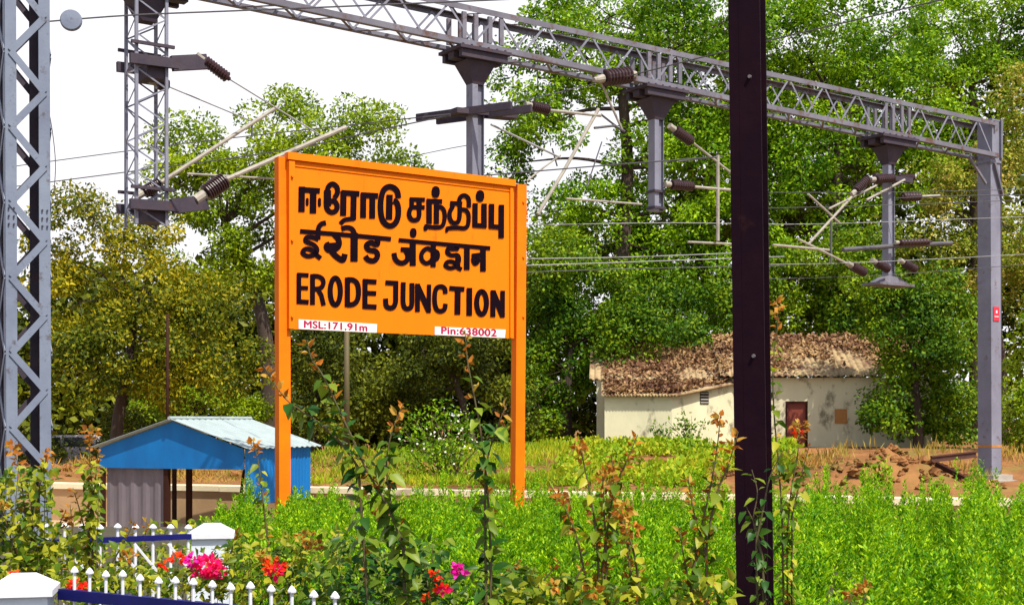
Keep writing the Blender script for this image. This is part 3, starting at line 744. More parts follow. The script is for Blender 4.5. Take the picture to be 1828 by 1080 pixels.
# ------------------------------------------------------------------ left lattice mast
def lattice_mast():
    Y = 17.0; c = at(46, 750, Y); c.z = 0
    t = thing('lattice_mast', 'tall grey lattice mast with crossed lacing at the left edge of the view', 'mast', c)
    rot = R(30); ax = Vector((math.cos(rot), math.sin(rot), 0)); ay = Vector((-ax.y, ax.x, 0))
    h = .200; H = 8.2
    ln = Vector((-.0035, 0, 0))
    def P(a, b, z): return c + ax * a + ay * b + Vector((0, 0, z)) + ln * (z - 1)
    for a, b, m in ((-h, -h, 'mast'), (h, -h, 'mast'), (h, h, 'galv_dark'), (-h, h, 'galv_dark')):  # far angles, and far lacing below, coloured dark to stand for shade
        mb = MB()
        sa, sb = (1 if a < 0 else -1), (1 if b < 0 else -1)
        mb.bar(P(a, b - sb * .006, 0), P(a, b - sb * .006, H), .012, .135 if b < 0 else .21, ax)
        mb.bar(P(a - sa * .068, b + sb * .06, 0), P(a - sa * .068, b + sb * .06, H), .11, .012, ax)
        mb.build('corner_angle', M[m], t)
    pitch = .468
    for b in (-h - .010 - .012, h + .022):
        mb = MB(); z = .1; k = 0
        while z < H - pitch:
            sg = 1 if k % 2 else -1
            mb.bar(P(-sg * h, b, z), P(sg * (h - .0), b, z + pitch), .085, .010, ay)
            z += pitch; k += 1
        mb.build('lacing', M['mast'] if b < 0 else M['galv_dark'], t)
    for a in (-h - .08, h + .08):
        mb = MB(); z = .1; k = 0
        while z < H - pitch:
            sg = 1 if k % 2 else -1
            mb.bar(P(a, -sg * h, z), P(a, sg * h, z + pitch), .075, .010, ax)
            z += pitch; k += 1
        mb.build('lacing', M['mast'], t)
    mb = MB()
    for v in (378, 392, 406):
        for a in (-h, h):
            for da in (-.03, .03):
                z = at(0, v, Y).z; mb = MB(); p = P(a + da, -h - .018, z); mb.tube(p, p - ay * .018, .012, None, 6); mb.build('rivet', M['galv_dark'], t)
lattice_mast()

# ------------------------------------------------------------------ black pole in front
def black_pole():
    Y = 7.0
    top = at(1331, -60, Y); bot = at(1347, 1080, Y); d = (bot - top); bot = top + d * ((top.z - 0) / (top.z - bot.z))
    t = thing('steel_pole', 'dark maroon black steel pole rising through the whole view right of the board', 'pole', (bot.x, bot.y, 0))
    rot = R(-22); ax = Vector((math.cos(rot), math.sin(rot), 0)); ay = Vector((-ax.y, ax.x, 0))
    def sec(off_a, off_b, wa, wb, name):
        mb = MB()
        def ring(c): return [c + ax * (off_a + i * wa / 2) + ay * (off_b + j * wb / 2) for i, j in ((-1, -1), (1, -1), (1, 1), (-1, 1))]
        mb.hexa(ring(bot) + ring(top)); return mb.build(name, M['pole'], t)
    sec(.030, -.072, .112, .014, 'flange')
    sec(.030, .072, .112, .014, 'flange')
    sec(.030, 0, .02, .129, 'web')
    sec(-.052, -.03, .05, .10, 'side_channel')
    mb = MB()
    for v in (145, 637, 1010):
        f = (v + 60) / 1140; p = top.lerp(at(1347, 1080, Y), f) + ax * .03 - ay * .079
        mb = MB(); mb.tube(p, p - ay * .012, .011, .009, 8); mb.build('bolt', M['bolt'], t)
black_pole()

# ------------------------------------------------------------------ blue hut
def blue_hut():
    ph = R(20); f = Vector((math.cos(ph), -math.sin(ph), 0)); b = Vector((math.sin(ph), math.cos(ph), 0))
    o = Vector((-5.59, 28, -.93)); Wd, Dp = 3.60, 2.85
    t = thing('blue_hut', 'small open blue sheet-metal hut with pale gabled roof', 'hut', o - f * Wd / 2 + b * Dp / 2)
    ez, az = 1.93, 2.50
    def P(x, y, z): return o - f * (Wd - x) + b * y + Vector((0, 0, z))
    xa = Wd * .52
    fz = 1.50
    for y, nm in ((0, 1), (Dp, 0)):
        mb = MB(); th = .03
        pts = [(0, fz), (Wd, fz), (Wd, ez), (xa, az), (0, ez)]
        n = len(mb.v)
        fr = [P(x, y, z) for x, z in pts]; bk = [P(x, y + th, z) for x, z in pts]
        if nm:
            mb.poly(fr); mb.poly(bk[::-1])
            for i in range(5): mb.poly([fr[i], bk[i], bk[(i + 1) % 5], fr[(i + 1) % 5]][::-1])
            mb.build('gable_panel', M['blue'], t)
    # ribbed sheets: side wall and back-left screen
    def ribbed(p0, p1, z0, z1, name, m, pitch=.14, dep=.018):
        p0, p1 = Vector(p0), Vector(p1); L = (p1 - p0).length; d = (p1 - p0).normalized(); nrm = Vector((d.y, -d.x, 0))
        mb = MB(); k = int(L / pitch * 4); pr = []
        for i in range(k + 1):
            s = L * i / k; ph_ = i % 4; off = dep if ph_ in (0, 1) else 0
            pr.append(p0 + d * s + nrm * off)
        n = len(pr)
        for q in pr: mb.v += [Vector((q.x, q.y, z0)), Vector((q.x, q.y, z1))]
        for i in range(n - 1): mb.f.append((2 * i, 2 * i + 2, 2 * i + 3, 2 * i + 1))
        return mb.build(name, m, t)
    zz = o.z
    ribbed(P(Wd, .03, 0), P(Wd, Dp, 0), zz + .76, zz + ez, 'side_panel', M['blue'])
    ribbed(P(.13, .12, 0), P(1.60, .12, 0), zz + .02, zz + 1.60, 'screen_panel', M['greysheet'], .30, .025)
    for x, y, w in ((.05, .06, .09), (1.66, .10, .11), (1.88, .6, .10), (Wd - .24, .7, .11), (Wd - .05, Dp - .1, .08), (.05, Dp - .1, .08)):
        mb = MB(); mb.bar(P(x, y, 0), P(x, y, ez - .04), w, w, f); mb.build('post', M['brown'], t)
    mb = MB(); mb.bar(P(Wd - .50, .5, .05), P(Wd - .32, .55, 1.5), .045, .045, f); mb.build('prop', M['brown'], t)
    # roof slopes, corrugated along the slope
    for xs, xe, ze in ((xa, -.14, ez - .04), (xa, Wd + .14, ez - .04)):
        mb = MB(); k = 56; y0, y1 = -.12, Dp + .30
        for i in range(k + 1):
            y = y0 + (y1 - y0) * i / k; h = .022 * (1 if i % 4 in (0, 1) else 0)
            mb.v += [P(xs, y, az + .045 + h), P(xe, y, ze + .045 + h), P(xs, y, az + .035 + h), P(xe, y, ze + .035 + h)]
        for i in range(k):
            q = 4 * i
            mb.f += [(q, q + 4, q + 5, q + 1), (q + 2, q + 3, q + 7, q + 6), (q + 1, q + 5, q + 7, q + 3)]
        mb.f += [(0, 1, 3, 2), (4 * k, 4 * k + 2, 4 * k + 3, 4 * k + 1)]
        mb.build('roof_slope', M['roofsheet'], t)
    mb = MB(); mb.path([P(xa, -.14, az + .075), P(xa, Dp + .32, az + .075)], .04, 8); mb.build('ridge_cap', M['roofsheet'], t)
blue_hut()

# ------------------------------------------------------------------ cream house
def house():
    Y0 = 46.0
    def P(u, v, Y): return at(u, v, Y)
    ang = R(-4); f = Vector((math.cos(ang), math.sin(ang), 0)); b = Vector((-f.y, f.x, 0))
    o = at(1065, 750, 47.0); o.z = .55
    t = thing('cream_house', 'low cream house with leaf-strewn corrugated roof under the trees', 'house', o + f * 5 + b * 2.5)
    eave = at(1400, 674, 46.3).z - o.z
    def Q(x, y, z): return o + f * x + b * y + Vector((0, 0, z))
    Lh, Dh = 11.5, 5.0
    def xu(u): # x along front wall for a pixel column
        k = (u - CU) / F; return (k * o.y - o.x) / (f.x - k * f.y)
    xd0, xd1 = xu(1402), xu(1442); zd = at(1420, 716, 46.6).z - o.z
    # main wall with the door opening cut out, joined end to end
    mb = MB(); th = .25
    def wallbox(x0, x1, z0, z1, y0=0.0, d=th): mb.hexa([Q(x0, y0, z0), Q(x1, y0, z0), Q(x1, y0 + d, z0), Q(x0, y0 + d, z0), Q(x0, y0, z1), Q(x1, y0, z1), Q(x1, y0 + d, z1), Q(x0, y0 + d, z1)])
    xs0 = 0.0
    wallbox(xs0, xd0, 0, eave); wallbox(xd1, Lh, 0, eave); wallbox(xd0, xd1, zd, eave)
    mb.hexa([Q(0, th, 0), Q(th, th, 0), Q(th, Dh, 0), Q(0, Dh, 0), Q(0, th, eave), Q(th, th, eave), Q(th, Dh, eave), Q(0, Dh, eave)])
    wallbox(0, Lh, 0, eave, Dh, th)
    mb.build('wall', M['wall'], t)
    mb = MB(); mb.hexa([Q(xd0, .10, 0), Q(xd1, .10, 0), Q(xd1, .15, 0), Q(xd0, .15, 0), Q(xd0, .10, zd), Q(xd1, .10, zd), Q(xd1, .15, zd), Q(xd0, .15, zd)])
    dr = mb.build('door', M['door'], t)
    mb = MB()
    for xx in (xd0 + .03, xd1 - .03): mb.bar(Q(xx, .05, 0), Q(xx, .05, zd), .06, .09, b)
    mb.bar(Q(xd0 + .06, .05, zd - .03), Q(xd1 - .06, .05, zd - .03), .09, .06, UP)
    mb.pieces('frame', M['brown'], dr)
    # patched opening right of the door
    xa, xb = xu(1490), xu(1512); za = at(1500, 756, 46.6).z - o.z; zb_ = at(1500, 730, 46.6).z - o.z
    mb = MB(); mb.hexa([Q(xa, -.02, za), Q(xb, -.02, za), Q(xb, .0, za), Q(xa, .0, za), Q(xa, -.02, zb_), Q(xb, -.02, zb_), Q(xb, 0, zb_), Q(xa, 0, zb_)])
    mb.build('window_shutter', M['ochre'], t)
    # corrugated roof, one long slope rising to the back
    def slope(x0, x1, y0, z0, y1, z1, name, pitch=.22, amp=.035):
        mb = MB(); k = int((x1 - x0) / pitch * 4)
        for i in range(k + 1):
            x = x0 + (x1 - x0) * i / k; h = amp * math.sin(2 * math.pi * i / 4 + .5)
            mb.v += [Q(x, y0, z0 + h), Q(x, y1, z1 + h), Q(x, y0, z0 + h - .03), Q(x, y1, z1 + h - .03)]
        for i in range(k):
            q = 4 * i; mb.f += [(q, q + 4, q + 5, q + 1), (q + 2, q + 3, q + 7, q + 6), (q, q + 2, q + 6, q + 4)]
        return mb.build(name, M['roof'], t, smooth=False)
    rz = at(1490, 600, 49).z - o.z
    slope(xu(1300) - .3, Lh + .3, -.35, eave + .08, 3.2, rz, 'roof')
    slope(-.25, xu(1300) - .3, -.12, eave - .02, 3.2, rz - .3, 'roof')
    # lean-to annexe on the left, in front
    x1 = xu(1312); ya = -1.9; xk = xu(1195)
    zl = at(1100, 705, 44.9).z - o.z; rise = .44
    ax0 = .28
    mb = MB()                                            # front wall, slanting right wall and left wall, butted
    mb.hexa([Q(ax0, ya, 0), Q(xk, ya, 0), Q(xk - .12, ya + .2, 0), Q(ax0, ya + .2, 0), Q(ax0, ya, zl), Q(xk, ya, zl), Q(xk - .12, ya + .2, zl + .03), Q(ax0, ya + .2, zl + .03)])
    mb.hexa([Q(xk, ya, 0), Q(x1, -.004, 0), Q(x1 - .3, -.004, 0), Q(xk - .12, ya + .2, 0), Q(xk, ya, zl), Q(x1, -.004, zl + rise - .03), Q(x1 - .3, -.004, zl + rise - .03), Q(xk - .12, ya + .2, zl + .03)])
    mb.hexa([Q(ax0, ya + .2, 0), Q(ax0 + .2, ya + .2, 0), Q(ax0 + .2, -.004, 0), Q(ax0, -.004, 0), Q(ax0, ya + .2, zl + .03), Q(ax0 + .2, ya + .2, zl + .03), Q(ax0 + .2, -.004, zl + rise - .04), Q(ax0, -.004, zl + rise - .04)])
    an = mb.build('annexe', M['wall'], t)
    mb = MB(); n = 96
    for i in range(n + 1):
        f0 = i / n; xf = ax0 - .12 + (xk + .16 - ax0 + .12) * f0; xb_ = ax0 - .12 + (x1 + .22 - ax0 + .12) * f0
        hh = .03 * math.sin(2 * math.pi * i / 4)
        zf, zb2 = zl + .0 + hh, zl + rise + .05 + hh
        mb.v += [Q(xf, ya - .22, zf), Q(xb_, -.02, zb2), Q(xf, ya - .22, zf - .03), Q(xb_, -.02, zb2 - .03)]
    for i in range(n):
        q = 4 * i; mb.f += [(q, q + 4, q + 5, q + 1), (q + 2, q + 3, q + 7, q + 6), (q, q + 2, q + 6, q + 4), (q + 1, q + 5, q + 7, q + 3)]
    mb.f += [(0, 1, 3, 2), (4 * n, 4 * n + 2, 4 * n + 3, 4 * n + 1)]
    mb.build('annexe_roof', M['roof'], an)
    # window set in the slanting right wall
    dw = (Q(x1, -.004, 0) - Q(xk, ya, 0)).normalized(); nw = Vector((dw.y, -dw.x, 0)); Lw = (Q(x1, -.004, 0) - Q(xk, ya, 0)).length
    wc = Q(xk, ya, 0) + dw * Lw * .50; zw0 = at(1254, 721, 45.8).z - o.z; zw1 = at(1254, 699, 45.8).z - o.z
    mb = MB(); mb.obox(wc + UP * (zw0 + zw1) / 2 + nw * .012, dw, nw, UP, .40, .02, zw1 - zw0)
    wv = mb.build('window', M['dark'], an)
    mb = MB()
    for i in range(4):
        zz = zw0 + (zw1 - zw0) * (i + .5) / 4; mb.obox(wc + UP * zz + nw * .035, dw, nw, UP, .40, .02, .04)
    mb.build('louvre', M['concrete'], wv)
    # dry leaves lying on the roofs
    n = 9500
    x = RNG.uniform(.2, Lh, n); fr = RNG.beta(1.3, 1.0, n); pat = np.sin(x * 1.3) * .25 + np.sin(x * 3.1 + fr * 5) * .2
    keep = (fr + pat + RNG.normal(0, .15, n)) > np.where(x > xu(1300), .34, -.05)
    x, fr = x[keep], fr[keep]; n = len(x)
    left = x < xu(1300) - .3
    y0 = np.where(left, -.12, -.35); z0 = np.where(left, eave - .02, eave + .08); z1 = np.where(left, rz - .3, rz)
    y = y0 + (3.2 - y0) * fr; z = z0 + (z1 - z0) * fr + .05 + RNG.uniform(0, .06, n)
    C = np.array([list(Q(a, c, d)) for a, c, d in zip(x, y, z)])
    nr = np.tile(np.array([0, -.5, .85]), (n, 1)) + RNG.normal(0, .30, (n, 3))
    n2 = 2600
    x2 = RNG.uniform(ax0, x1, n2); f2 = RNG.uniform(.05, 1, n2)
    zz = zl + .04 + (rise + .05) * f2 + RNG.uniform(0, .05, n2); yy = ya - .22 + (.2 - ya) * f2; x2 = ax0 + (x2 - ax0) / (x1 - ax0) * (xk - ax0 + (x1 - xk) * f2)
    C2 = np.array([list(Q(a, c, d)) for a, c, d in zip(x2, yy, zz)])
    k = RNG.random(n2) < .75; C2 = C2[k]; n2 = len(C2)
    C = np.vstack([C, C2]); nr = np.vstack([nr, np.tile(np.array([0, -.3, .9]), (n2, 1)) + RNG.normal(0, .4, (n2, 3))])
    d = rdir(len(C))
    o2 = leaf_mesh('fallen_leaves', C, d, nr, RNG.uniform(.10, .22, len(C)), RNG.uniform(.07, .13, len(C)), L_['litter'], origin=C.mean(0), fold=.12, curl=.1)
    tag(o2, 'brown fallen leaves lying on the cream house roof', 'fallen leaves', kind='stuff')
house()

# ------------------------------------------------------------------ trees
def tree(name, label, cat, Y, trunk, blobs, leafm, leaf=.24, rc=.62, per=64, dens=3.0, group=None, r0=.22, dfac=.85, flat=.75, limbs=True):
    leaf *= .66; dens *= 1.3; per = int(per * 3.9); rc *= 1.15
    """trunk: pixels from the base up; blobs: (u, v, ru, rv[, dY]) crown masses in pixels at depth Y"""
    base = at(trunk[0][0], trunk[0][1], Y); base.z = min(base.z, ground_z(base.x, base.y) + .05)
    t = thing(name, label, cat, base, group)
    T = [base] + [at(u, v, Y) for u, v in trunk[1:]]
    T = smooth_path(T, 4) if len(T) > 2 else T
    mb = MB(); n = len(T)
    mb.path(T, [r0 * (1.25 if i == 0 else 1) * (1 - .55 * i / (n - 1)) for i in range(n)], 9)
    Cs, Ns, Dr = [], [], []
    tops = T[-max(2, n // 2):]
    for bl in blobs:
        u, v, ru, rv = bl[:4]; dY = bl[4] if len(bl) > 4 else RNG.uniform(-.8, .8)
        c = np.array(at(u, v, Y + dY)); s = (Y + dY) / F
        rx, rz = ru * s, rv * s; ry = max(rx, rz) * dfac
        k = max(6, int(dens * ((rx * ry * rz) ** (2 / 3)) / rc ** 2))
        q = rdir(k) * (RNG.uniform(.45, 1.0, (k, 1)) ** .6)
        cc = c + q * np.array([rx, ry, rz])
        if limbs:
            a = min(tops, key=lambda p: (p - Vector(c)).length)
            m_ = a.lerp(Vector(c), .5) + Vector((RNG.normal(0, .25), RNG.normal(0, .25), .25))
            pth = smooth_path([a, m_, Vector(c)], 4)
            mb.path(pth, [r0 * .22 * (1 - .75 * i / (len(pth) - 1)) for i in range(len(pth))], 6)
            for j in RNG.choice(k, min(k, 5), replace=False):
                e = Vector(cc[j]); mid_ = Vector(c).lerp(e, .5) + Vector((0, 0, .12))
                mb.path([Vector(c), mid_, e], [r0 * .06, r0 * .04, r0 * .02], 5)
        for j in range(k):
            m = int(per * RNG.uniform(.6, 1.35)); rr = rc * RNG.uniform(.6, 1.3)
            w = rdir(m) * (RNG.uniform(.2, 1, (m, 1)) ** .4) * rr; w[:, 2] *= flat
            Cs.append(cc[j] + w)
            Ns.append(unit(w) * .9 + np.array([0, 0, .5]) + RNG.normal(0, .38, (m, 3)))
            d = unit(w) * .5 + RNG.normal(0, .6, (m, 3)); d[:, 2] -= .25; Dr.append(d)
    mb.build('trunk', M['bark'], t, smooth=True)
    C = np.vstack(Cs); n = len(C)
    sz = RNG.uniform(.65, 1.25, n) * leaf
    leaf_mesh('crown', C, np.vstack(Dr), np.vstack(Ns), sz, sz * RNG.uniform(.45, .62, n), leafm, t)
    return n

nl = 0
TG = 'trees standing behind the far platform'
nl += tree('leafy_tree', 'olive and yellow leaved tree behind the blue hut and lattice mast', 'tree', 41, [(205, 800), (212, 740), (228, 660), (240, 560)],
     [(170, 395, 95, 60), (110, 455, 60, 70), (250, 430, 80, 60), (140, 540, 90, 80), (265, 520, 100, 80), (370, 570, 105, 85), (250, 620, 140, 80), (410, 640, 75, 60), (140, 660, 85, 60), (330, 680, 90, 50)], L_['olive'], .22, .58, 62, 2.3, TG)
nl += tree('leafy_tree', 'tall fresh green tree whose crown shows above the left half of the board', 'tree', 50, [(482, 775), (478, 640), (455, 520), (400, 400)],
     [(500, 205, 62, 40), (345, 260, 70, 55), (440, 275, 90, 55), (640, 232, 85, 45), (570, 290, 120, 60), (700, 285, 62, 40), (400, 350, 120, 65), (320, 330, 60, 45), (470, 430, 70, 90), (640, 350, 100, 60), (360, 450, 80, 60)], L_['fresh'], .26, .66, 60, 2.9, TG, r0=.34)
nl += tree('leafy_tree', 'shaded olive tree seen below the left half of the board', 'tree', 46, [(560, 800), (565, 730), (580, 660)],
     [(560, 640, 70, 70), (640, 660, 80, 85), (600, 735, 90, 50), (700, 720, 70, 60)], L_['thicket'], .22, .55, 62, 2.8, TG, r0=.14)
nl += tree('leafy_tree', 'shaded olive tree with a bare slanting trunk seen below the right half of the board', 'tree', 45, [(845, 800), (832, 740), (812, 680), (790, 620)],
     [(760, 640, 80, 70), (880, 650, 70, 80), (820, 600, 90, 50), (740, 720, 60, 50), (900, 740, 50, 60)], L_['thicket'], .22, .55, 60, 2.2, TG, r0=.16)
nl += tree('broad_tree', 'big bright green tree rising right of the board, crown reaching the top of the view', 'tree', 54, [(1085, 770), (1090, 640), (1110, 480), (1120, 300), (1110, 160)],
     [(1000, 60, 80, 60), (1090, 30, 110, 60), (1200, 60, 110, 80), (1290, 40, 90, 80), (960, 140, 80, 55), (1050, 130, 80, 50), (1180, 150, 80, 50), (945, 225, 68, 50), (1000, 215, 55, 40), (930, 290, 45, 38), (1220, 220, 90, 70), (1290, 170, 80, 80),
      (1160, 290, 90, 70), (1270, 310, 90, 80), (1060, 360, 70, 60), (1190, 390, 110, 70), (980, 380, 60, 55), (1090, 450, 110, 75), (1240, 480, 100, 80)], L_['mid'], .28, .70, 62, 2.5, TG, r0=.42)
nl += tree('broad_tree', 'dark green tree filling the space between the board and the cream house', 'tree', 50, [(1010, 790), (1012, 700), (1020, 620)],
     [(985, 470, 70, 70), (1060, 540, 90, 80), (975, 580, 70, 80), (1120, 610, 90, 65), (1010, 660, 80, 80), (1190, 570, 90, 70), (960, 720, 40, 70), (1250, 580, 80, 60)], L_['deep'], .25, .62, 66, 3.0, TG, r0=.26)
nl += tree('broad_tree', 'tall green tree right of the black pole, standing behind the gantry', 'tree', 55, [(1470, 700), (1475, 560), (1490, 380), (1500, 220)],
     [(1400, 50, 90, 80), (1500, 30, 100, 60), (1600, 60, 110, 70), (1430, 140, 90, 60), (1560, 140, 100, 60), (1640, 160, 80, 70), (1400, 230, 80, 60), (1480, 250, 90, 60), (1590, 240, 90, 50), (1420, 320, 100, 60), (1530, 330, 80, 60), (1400, 410, 80, 60), (1640, 320, 60, 60)], L_['mid'], .28, .70, 62, 2.3, TG, r0=.40)
nl += tree('broad_tree', 'furthest tall green tree, filling the sky gaps behind the gantry beam and black pole', 'tree', 64, [(1330, 780), (1335, 560), (1330, 330), (1320, 120)],
     [(1180, 120, 110, 70), (1300, 100, 110, 80), (1430, 100, 110, 80), (1550, 90, 110, 80), (1660, 100, 110, 80), (1790, 110, 90, 90), (1080, 60, 90, 60), (1200, 240, 100, 80), (1330, 250, 110, 90), (1470, 260, 110, 90), (1600, 260, 100, 90), (1720, 300, 100, 90), (1200, 400, 110, 90), (1340, 400, 110, 90), (1500, 400, 110, 90), (1640, 420, 100, 90), (1000, 20, 70, 40), (1820, 260, 60, 90)], L_['mid'], .32, .85, 50, 1.6, TG, r0=.45, dfac=.45)
nl += tree('broad_tree', 'deep green tree overhanging the cream house roof right of the black pole', 'tree', 52, [(1530, 720), (1525, 600), (1500, 500)],
     [(1400, 500, 90, 70), (1490, 470, 80, 70), (1430, 570, 100, 50), (1560, 560, 90, 60), (1540, 470, 70, 70), (1330, 520, 70, 70)], L_['deep'], .25, .62, 66, 2.9, TG, r0=.26)
nl += tree('broad_tree', 'dense green tree in the top right corner behind the gantry mast', 'tree', 58, [(1740, 780), (1745, 560), (1740, 330), (1735, 150)],
     [(1700, 60, 90, 80), (1790, 40, 80, 80), (1740, 160, 80, 70), (1830, 150, 60, 80), (1700, 230, 70, 60), (1860, 40, 70, 80)], L_['mid'], .28, .70, 62, 2.4, TG, r0=.34)
nl += tree('autumn_tree', 'yellow leaved tree around the gantry mast at the right edge', 'tree', 50, [(1790, 800), (1788, 650), (1770, 520), (1760, 420)],
     [(1660, 330, 60, 60), (1720, 380, 70, 70), (1650, 430, 70, 60), (1800, 300, 55, 60), (1825, 410, 60, 80), (1740, 480, 80, 60), (1815, 180, 40, 60), (1820, 520, 50, 60)], L_['autumn'], .22, .56, 62, 2.2, TG, r0=.22)
nl += tree('creeper_tree', 'dark creeper covered tree swallowing the right end of the cream house', 'tree', 44.3, [(1640, 815), (1638, 740), (1630, 640)],
     [(1600, 560, 75, 60), (1680, 540, 70, 65), (1560, 520, 55, 45), (1640, 630, 80, 65), (1710, 650, 60, 80), (1620, 710, 60, 65), (1690, 740, 70, 55), (1580, 750, 34, 40)], L_['deep'], .22, .52, 70, 3.0, TG, r0=.20)
nl += tree('green_bush', 'leafy yellow green bush right of the gantry mast foot', 'bush', 40, [(1818, 822), (1818, 790), (1818, 760)],
     [(1820, 720, 45, 60), (1850, 640, 50, 70), (1830, 780, 50, 40)], L_['fresh'], .20, .45, 60, 2.6, 'bushes behind the far platform', r0=.07)
nl += tree('green_bush', 'dark low bush between the lattice mast and the blue hut', 'bush', 43.0, [(150, 835), (150, 820), (152, 805)],
     [(75, 815, 60, 34), (175, 808, 50, 36), (230, 770, 60, 30)], L_['thicket'], .18, .42, 60, 2.8, 'bushes behind the far platform', r0=.05)
nl += tree('green_bush', 'bright sunlit bush showing past the blue hut roof', 'bush', 47, [(345, 800), (345, 770), (348, 740)],
     [(330, 715, 60, 35), (420, 725, 70, 36), (280, 740, 40, 30)], L_['fresh'], .2, .45, 58, 2.6, 'bushes behind the far platform', r0=.06)
# far thicket: one mass behind all the trees
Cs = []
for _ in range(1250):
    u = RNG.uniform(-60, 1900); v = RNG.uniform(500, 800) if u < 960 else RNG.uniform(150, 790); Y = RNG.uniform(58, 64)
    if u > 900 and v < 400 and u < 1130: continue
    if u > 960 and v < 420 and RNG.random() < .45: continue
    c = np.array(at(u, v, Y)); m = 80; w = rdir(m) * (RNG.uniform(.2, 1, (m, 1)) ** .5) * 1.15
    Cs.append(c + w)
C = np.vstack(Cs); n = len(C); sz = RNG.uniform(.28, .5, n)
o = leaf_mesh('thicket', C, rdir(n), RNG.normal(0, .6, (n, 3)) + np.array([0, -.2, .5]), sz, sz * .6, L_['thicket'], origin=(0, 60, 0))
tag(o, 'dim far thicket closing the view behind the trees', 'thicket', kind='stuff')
print('tree leaves', nl)

# ------------------------------------------------------------------ ground cover beyond the tracks
def carpet(name, label, cat, n, region, leafm, hmin, hmax, leaf, wid, blades=6, mask=None, spread=.12, up=1.2):
    """tufts scattered inside a pixel polygon region (u0,u1,Y0,Y1) on the ground"""
    u0, u1, Y0, Y1 = region
    Y = RNG.uniform(Y0, Y1, n); u = RNG.uniform(u0, u1, n); x = (u - CU) / F * Y
    k = np.ones(n, bool) if mask is None else np.array([mask(a, b) for a, b in zip(x, Y)])
    x, Y = x[k], Y[k]; n = len(x)
    z = np.array([ground_z(a, b) for a, b in zip(x, Y)])
    C0 = np.stack([x, Y, z], 1); hh = RNG.uniform(hmin, hmax, n)
    Cs, Ds, Ls = [], [], []
    for j in range(blades):
        f = RNG.uniform(0, 1, n)[:, None]
        off = RNG.normal(0, spread, (n, 3)); off[:, 2] = 0
        Cs.append(C0 + off + np.array([0, 0, 1]) * hh[:, None] * f); d = RNG.normal(0, .55, (n, 3)); d[:, 2] = np.abs(d[:, 2]) * .4 + up; Ds.append(d); Ls.append(RNG.uniform(.6, 1.3, n) * leaf)
    C = np.vstack(Cs); D = np.vstack(Ds); Ln = np.concatenate(Ls)
    o = leaf_mesh(name, C, D, RNG.normal(0, .5, C.shape) + np.array([0, -.7, .3]), Ln, Ln * wid, leafm, origin=(0, (Y0 + Y1) / 2, 0))
    return tag(o, label, cat, kind='stuff')

def edge_d(x, y): return (Vector((x, y, 0)) - EDGE_A).dot(EN)
carpet('weeds', 'yellow green weeds covering the slope below the cream house', 'weeds', 3900, (1000, 1420, 31.5, 44.5), L_['weed'], .03, .36, .15, .58, 10,
       lambda x, y: edge_d(x, y) > 2.6 and lump(x, y, .5) > -.12 and (x < 4.6 or y > 36.5) and ((x - 7.6) ** 2 + (y - 31.6) ** 2) > 4, up=.45)
carpet('grass', 'dry yellowing grass on the bank under the name board', 'grass', 3700, (540, 1010, 32, 46), L_['weed'], .02, .16, .22, .12, 8, lambda x, y: edge_d(x, y) > .9 and lump(x, y, .45) + .3 * lump(x, y, 2) > -.05, up=1.0)
carpet('dry_grass', 'tufts of orange dry grass on the earth bank beside the gantry mast', 'dry grass', 380, (1350, 1850, 31.5, 40), L_['dry'], .02, .25, .34, .08, 10, lambda x, y: edge_d(x, y) > 1 and lump(x, y, .7) > .22, spread=.16)
carpet('straw', 'straw and dry stems lying on the earth behind the blue hut', 'straw', 900, (60, 720, 33, 40), L_['dry'], .01, .12, .28, .08, 8, lambda x, y: edge_d(x, y) > .9 and lump(x, y, .8) > .1, up=.5)
# loose clods on the heaps
mb = MB()
for _ in range(620):
    mx, my, h, sx, sy = MOUNDS[random.choice([0, 0, 0, 1, 1, 2, 3, 4, 5])]
    x, y = random.gauss(mx, sx * .8), random.gauss(my, sy * .7)
    if edge_d(x, y) < .8: continue
    r = random.uniform(.03, .09) + (.08 * random.random() if random.random() < .25 else 0); z = ground_z(x, y) + r * .3
    n0 = len(mb.v); k = 6
    for ring, rr in ((-.5, .75), (.15, 1.0), (.75, .55)):
        for i in range(k):
            a = 2 * math.pi * i / k + ring; q = r * rr * random.uniform(.75, 1.25)
            mb.v.append(Vector((x + math.cos(a) * q, y + math.sin(a) * q, z + ring * r * random.uniform(.5, 1.5) + q * .3 * random.uniform(-1, 1))))
    for j in range(2):
        for i in range(k): mb.f.append((n0 + j * k + i, n0 + j * k + (i + 1) % k, n0 + (j + 1) * k + (i + 1) % k, n0 + (j + 1) * k + i))
    mb.f.append(tuple(n0 + 2 * k + i for i in range(k)))
tag(mb.build('rubble', M['soil'], origin=(0, 34, 0)), 'loose clods of red earth on the heaps', 'rubble', kind='stuff')

# old rail and planks lying on the heaps
def lying(name, label, cat, p0, p1, w, h, m, prof=None):
    mb = MB(); c = (p0 + p1) / 2
    if prof == 'rail':
        mb.bar(p0, p1, w, h * .18, UP); mb.bar(p0 + UP * h * .4, p1 + UP * h * .4, w * .2, h * .6, UP); mb.bar(p0 + UP * h * .8, p1 + UP * h * .8, w * .55, h * .2, UP)
    else:
        mb.bar(p0, p1, w, h, UP)
    return tag(mb.build(name, m, origin=c), label, cat, 'scrap lying on the earth heaps')
lying('scrap_rail', 'rusty rail lying on the earth heap left of the gantry mast', 'rail', at(1662, 824, 31.4), at(1742, 815, 31.6), .16, .15, M['rust'], 'rail')
lying('scrap_timber', 'dark timber slanting down under the rusty rail', 'timber', at(1672, 828, 31.3), at(1730, 858, 30.6), .12, .10, M['brown'])
lying('scrap_timber', 'weathered timber lying right of the black pole on the earth bank', 'timber', at(1392, 840, 33.2), at(1520, 829, 33.6), .14, .06, M['rust'])
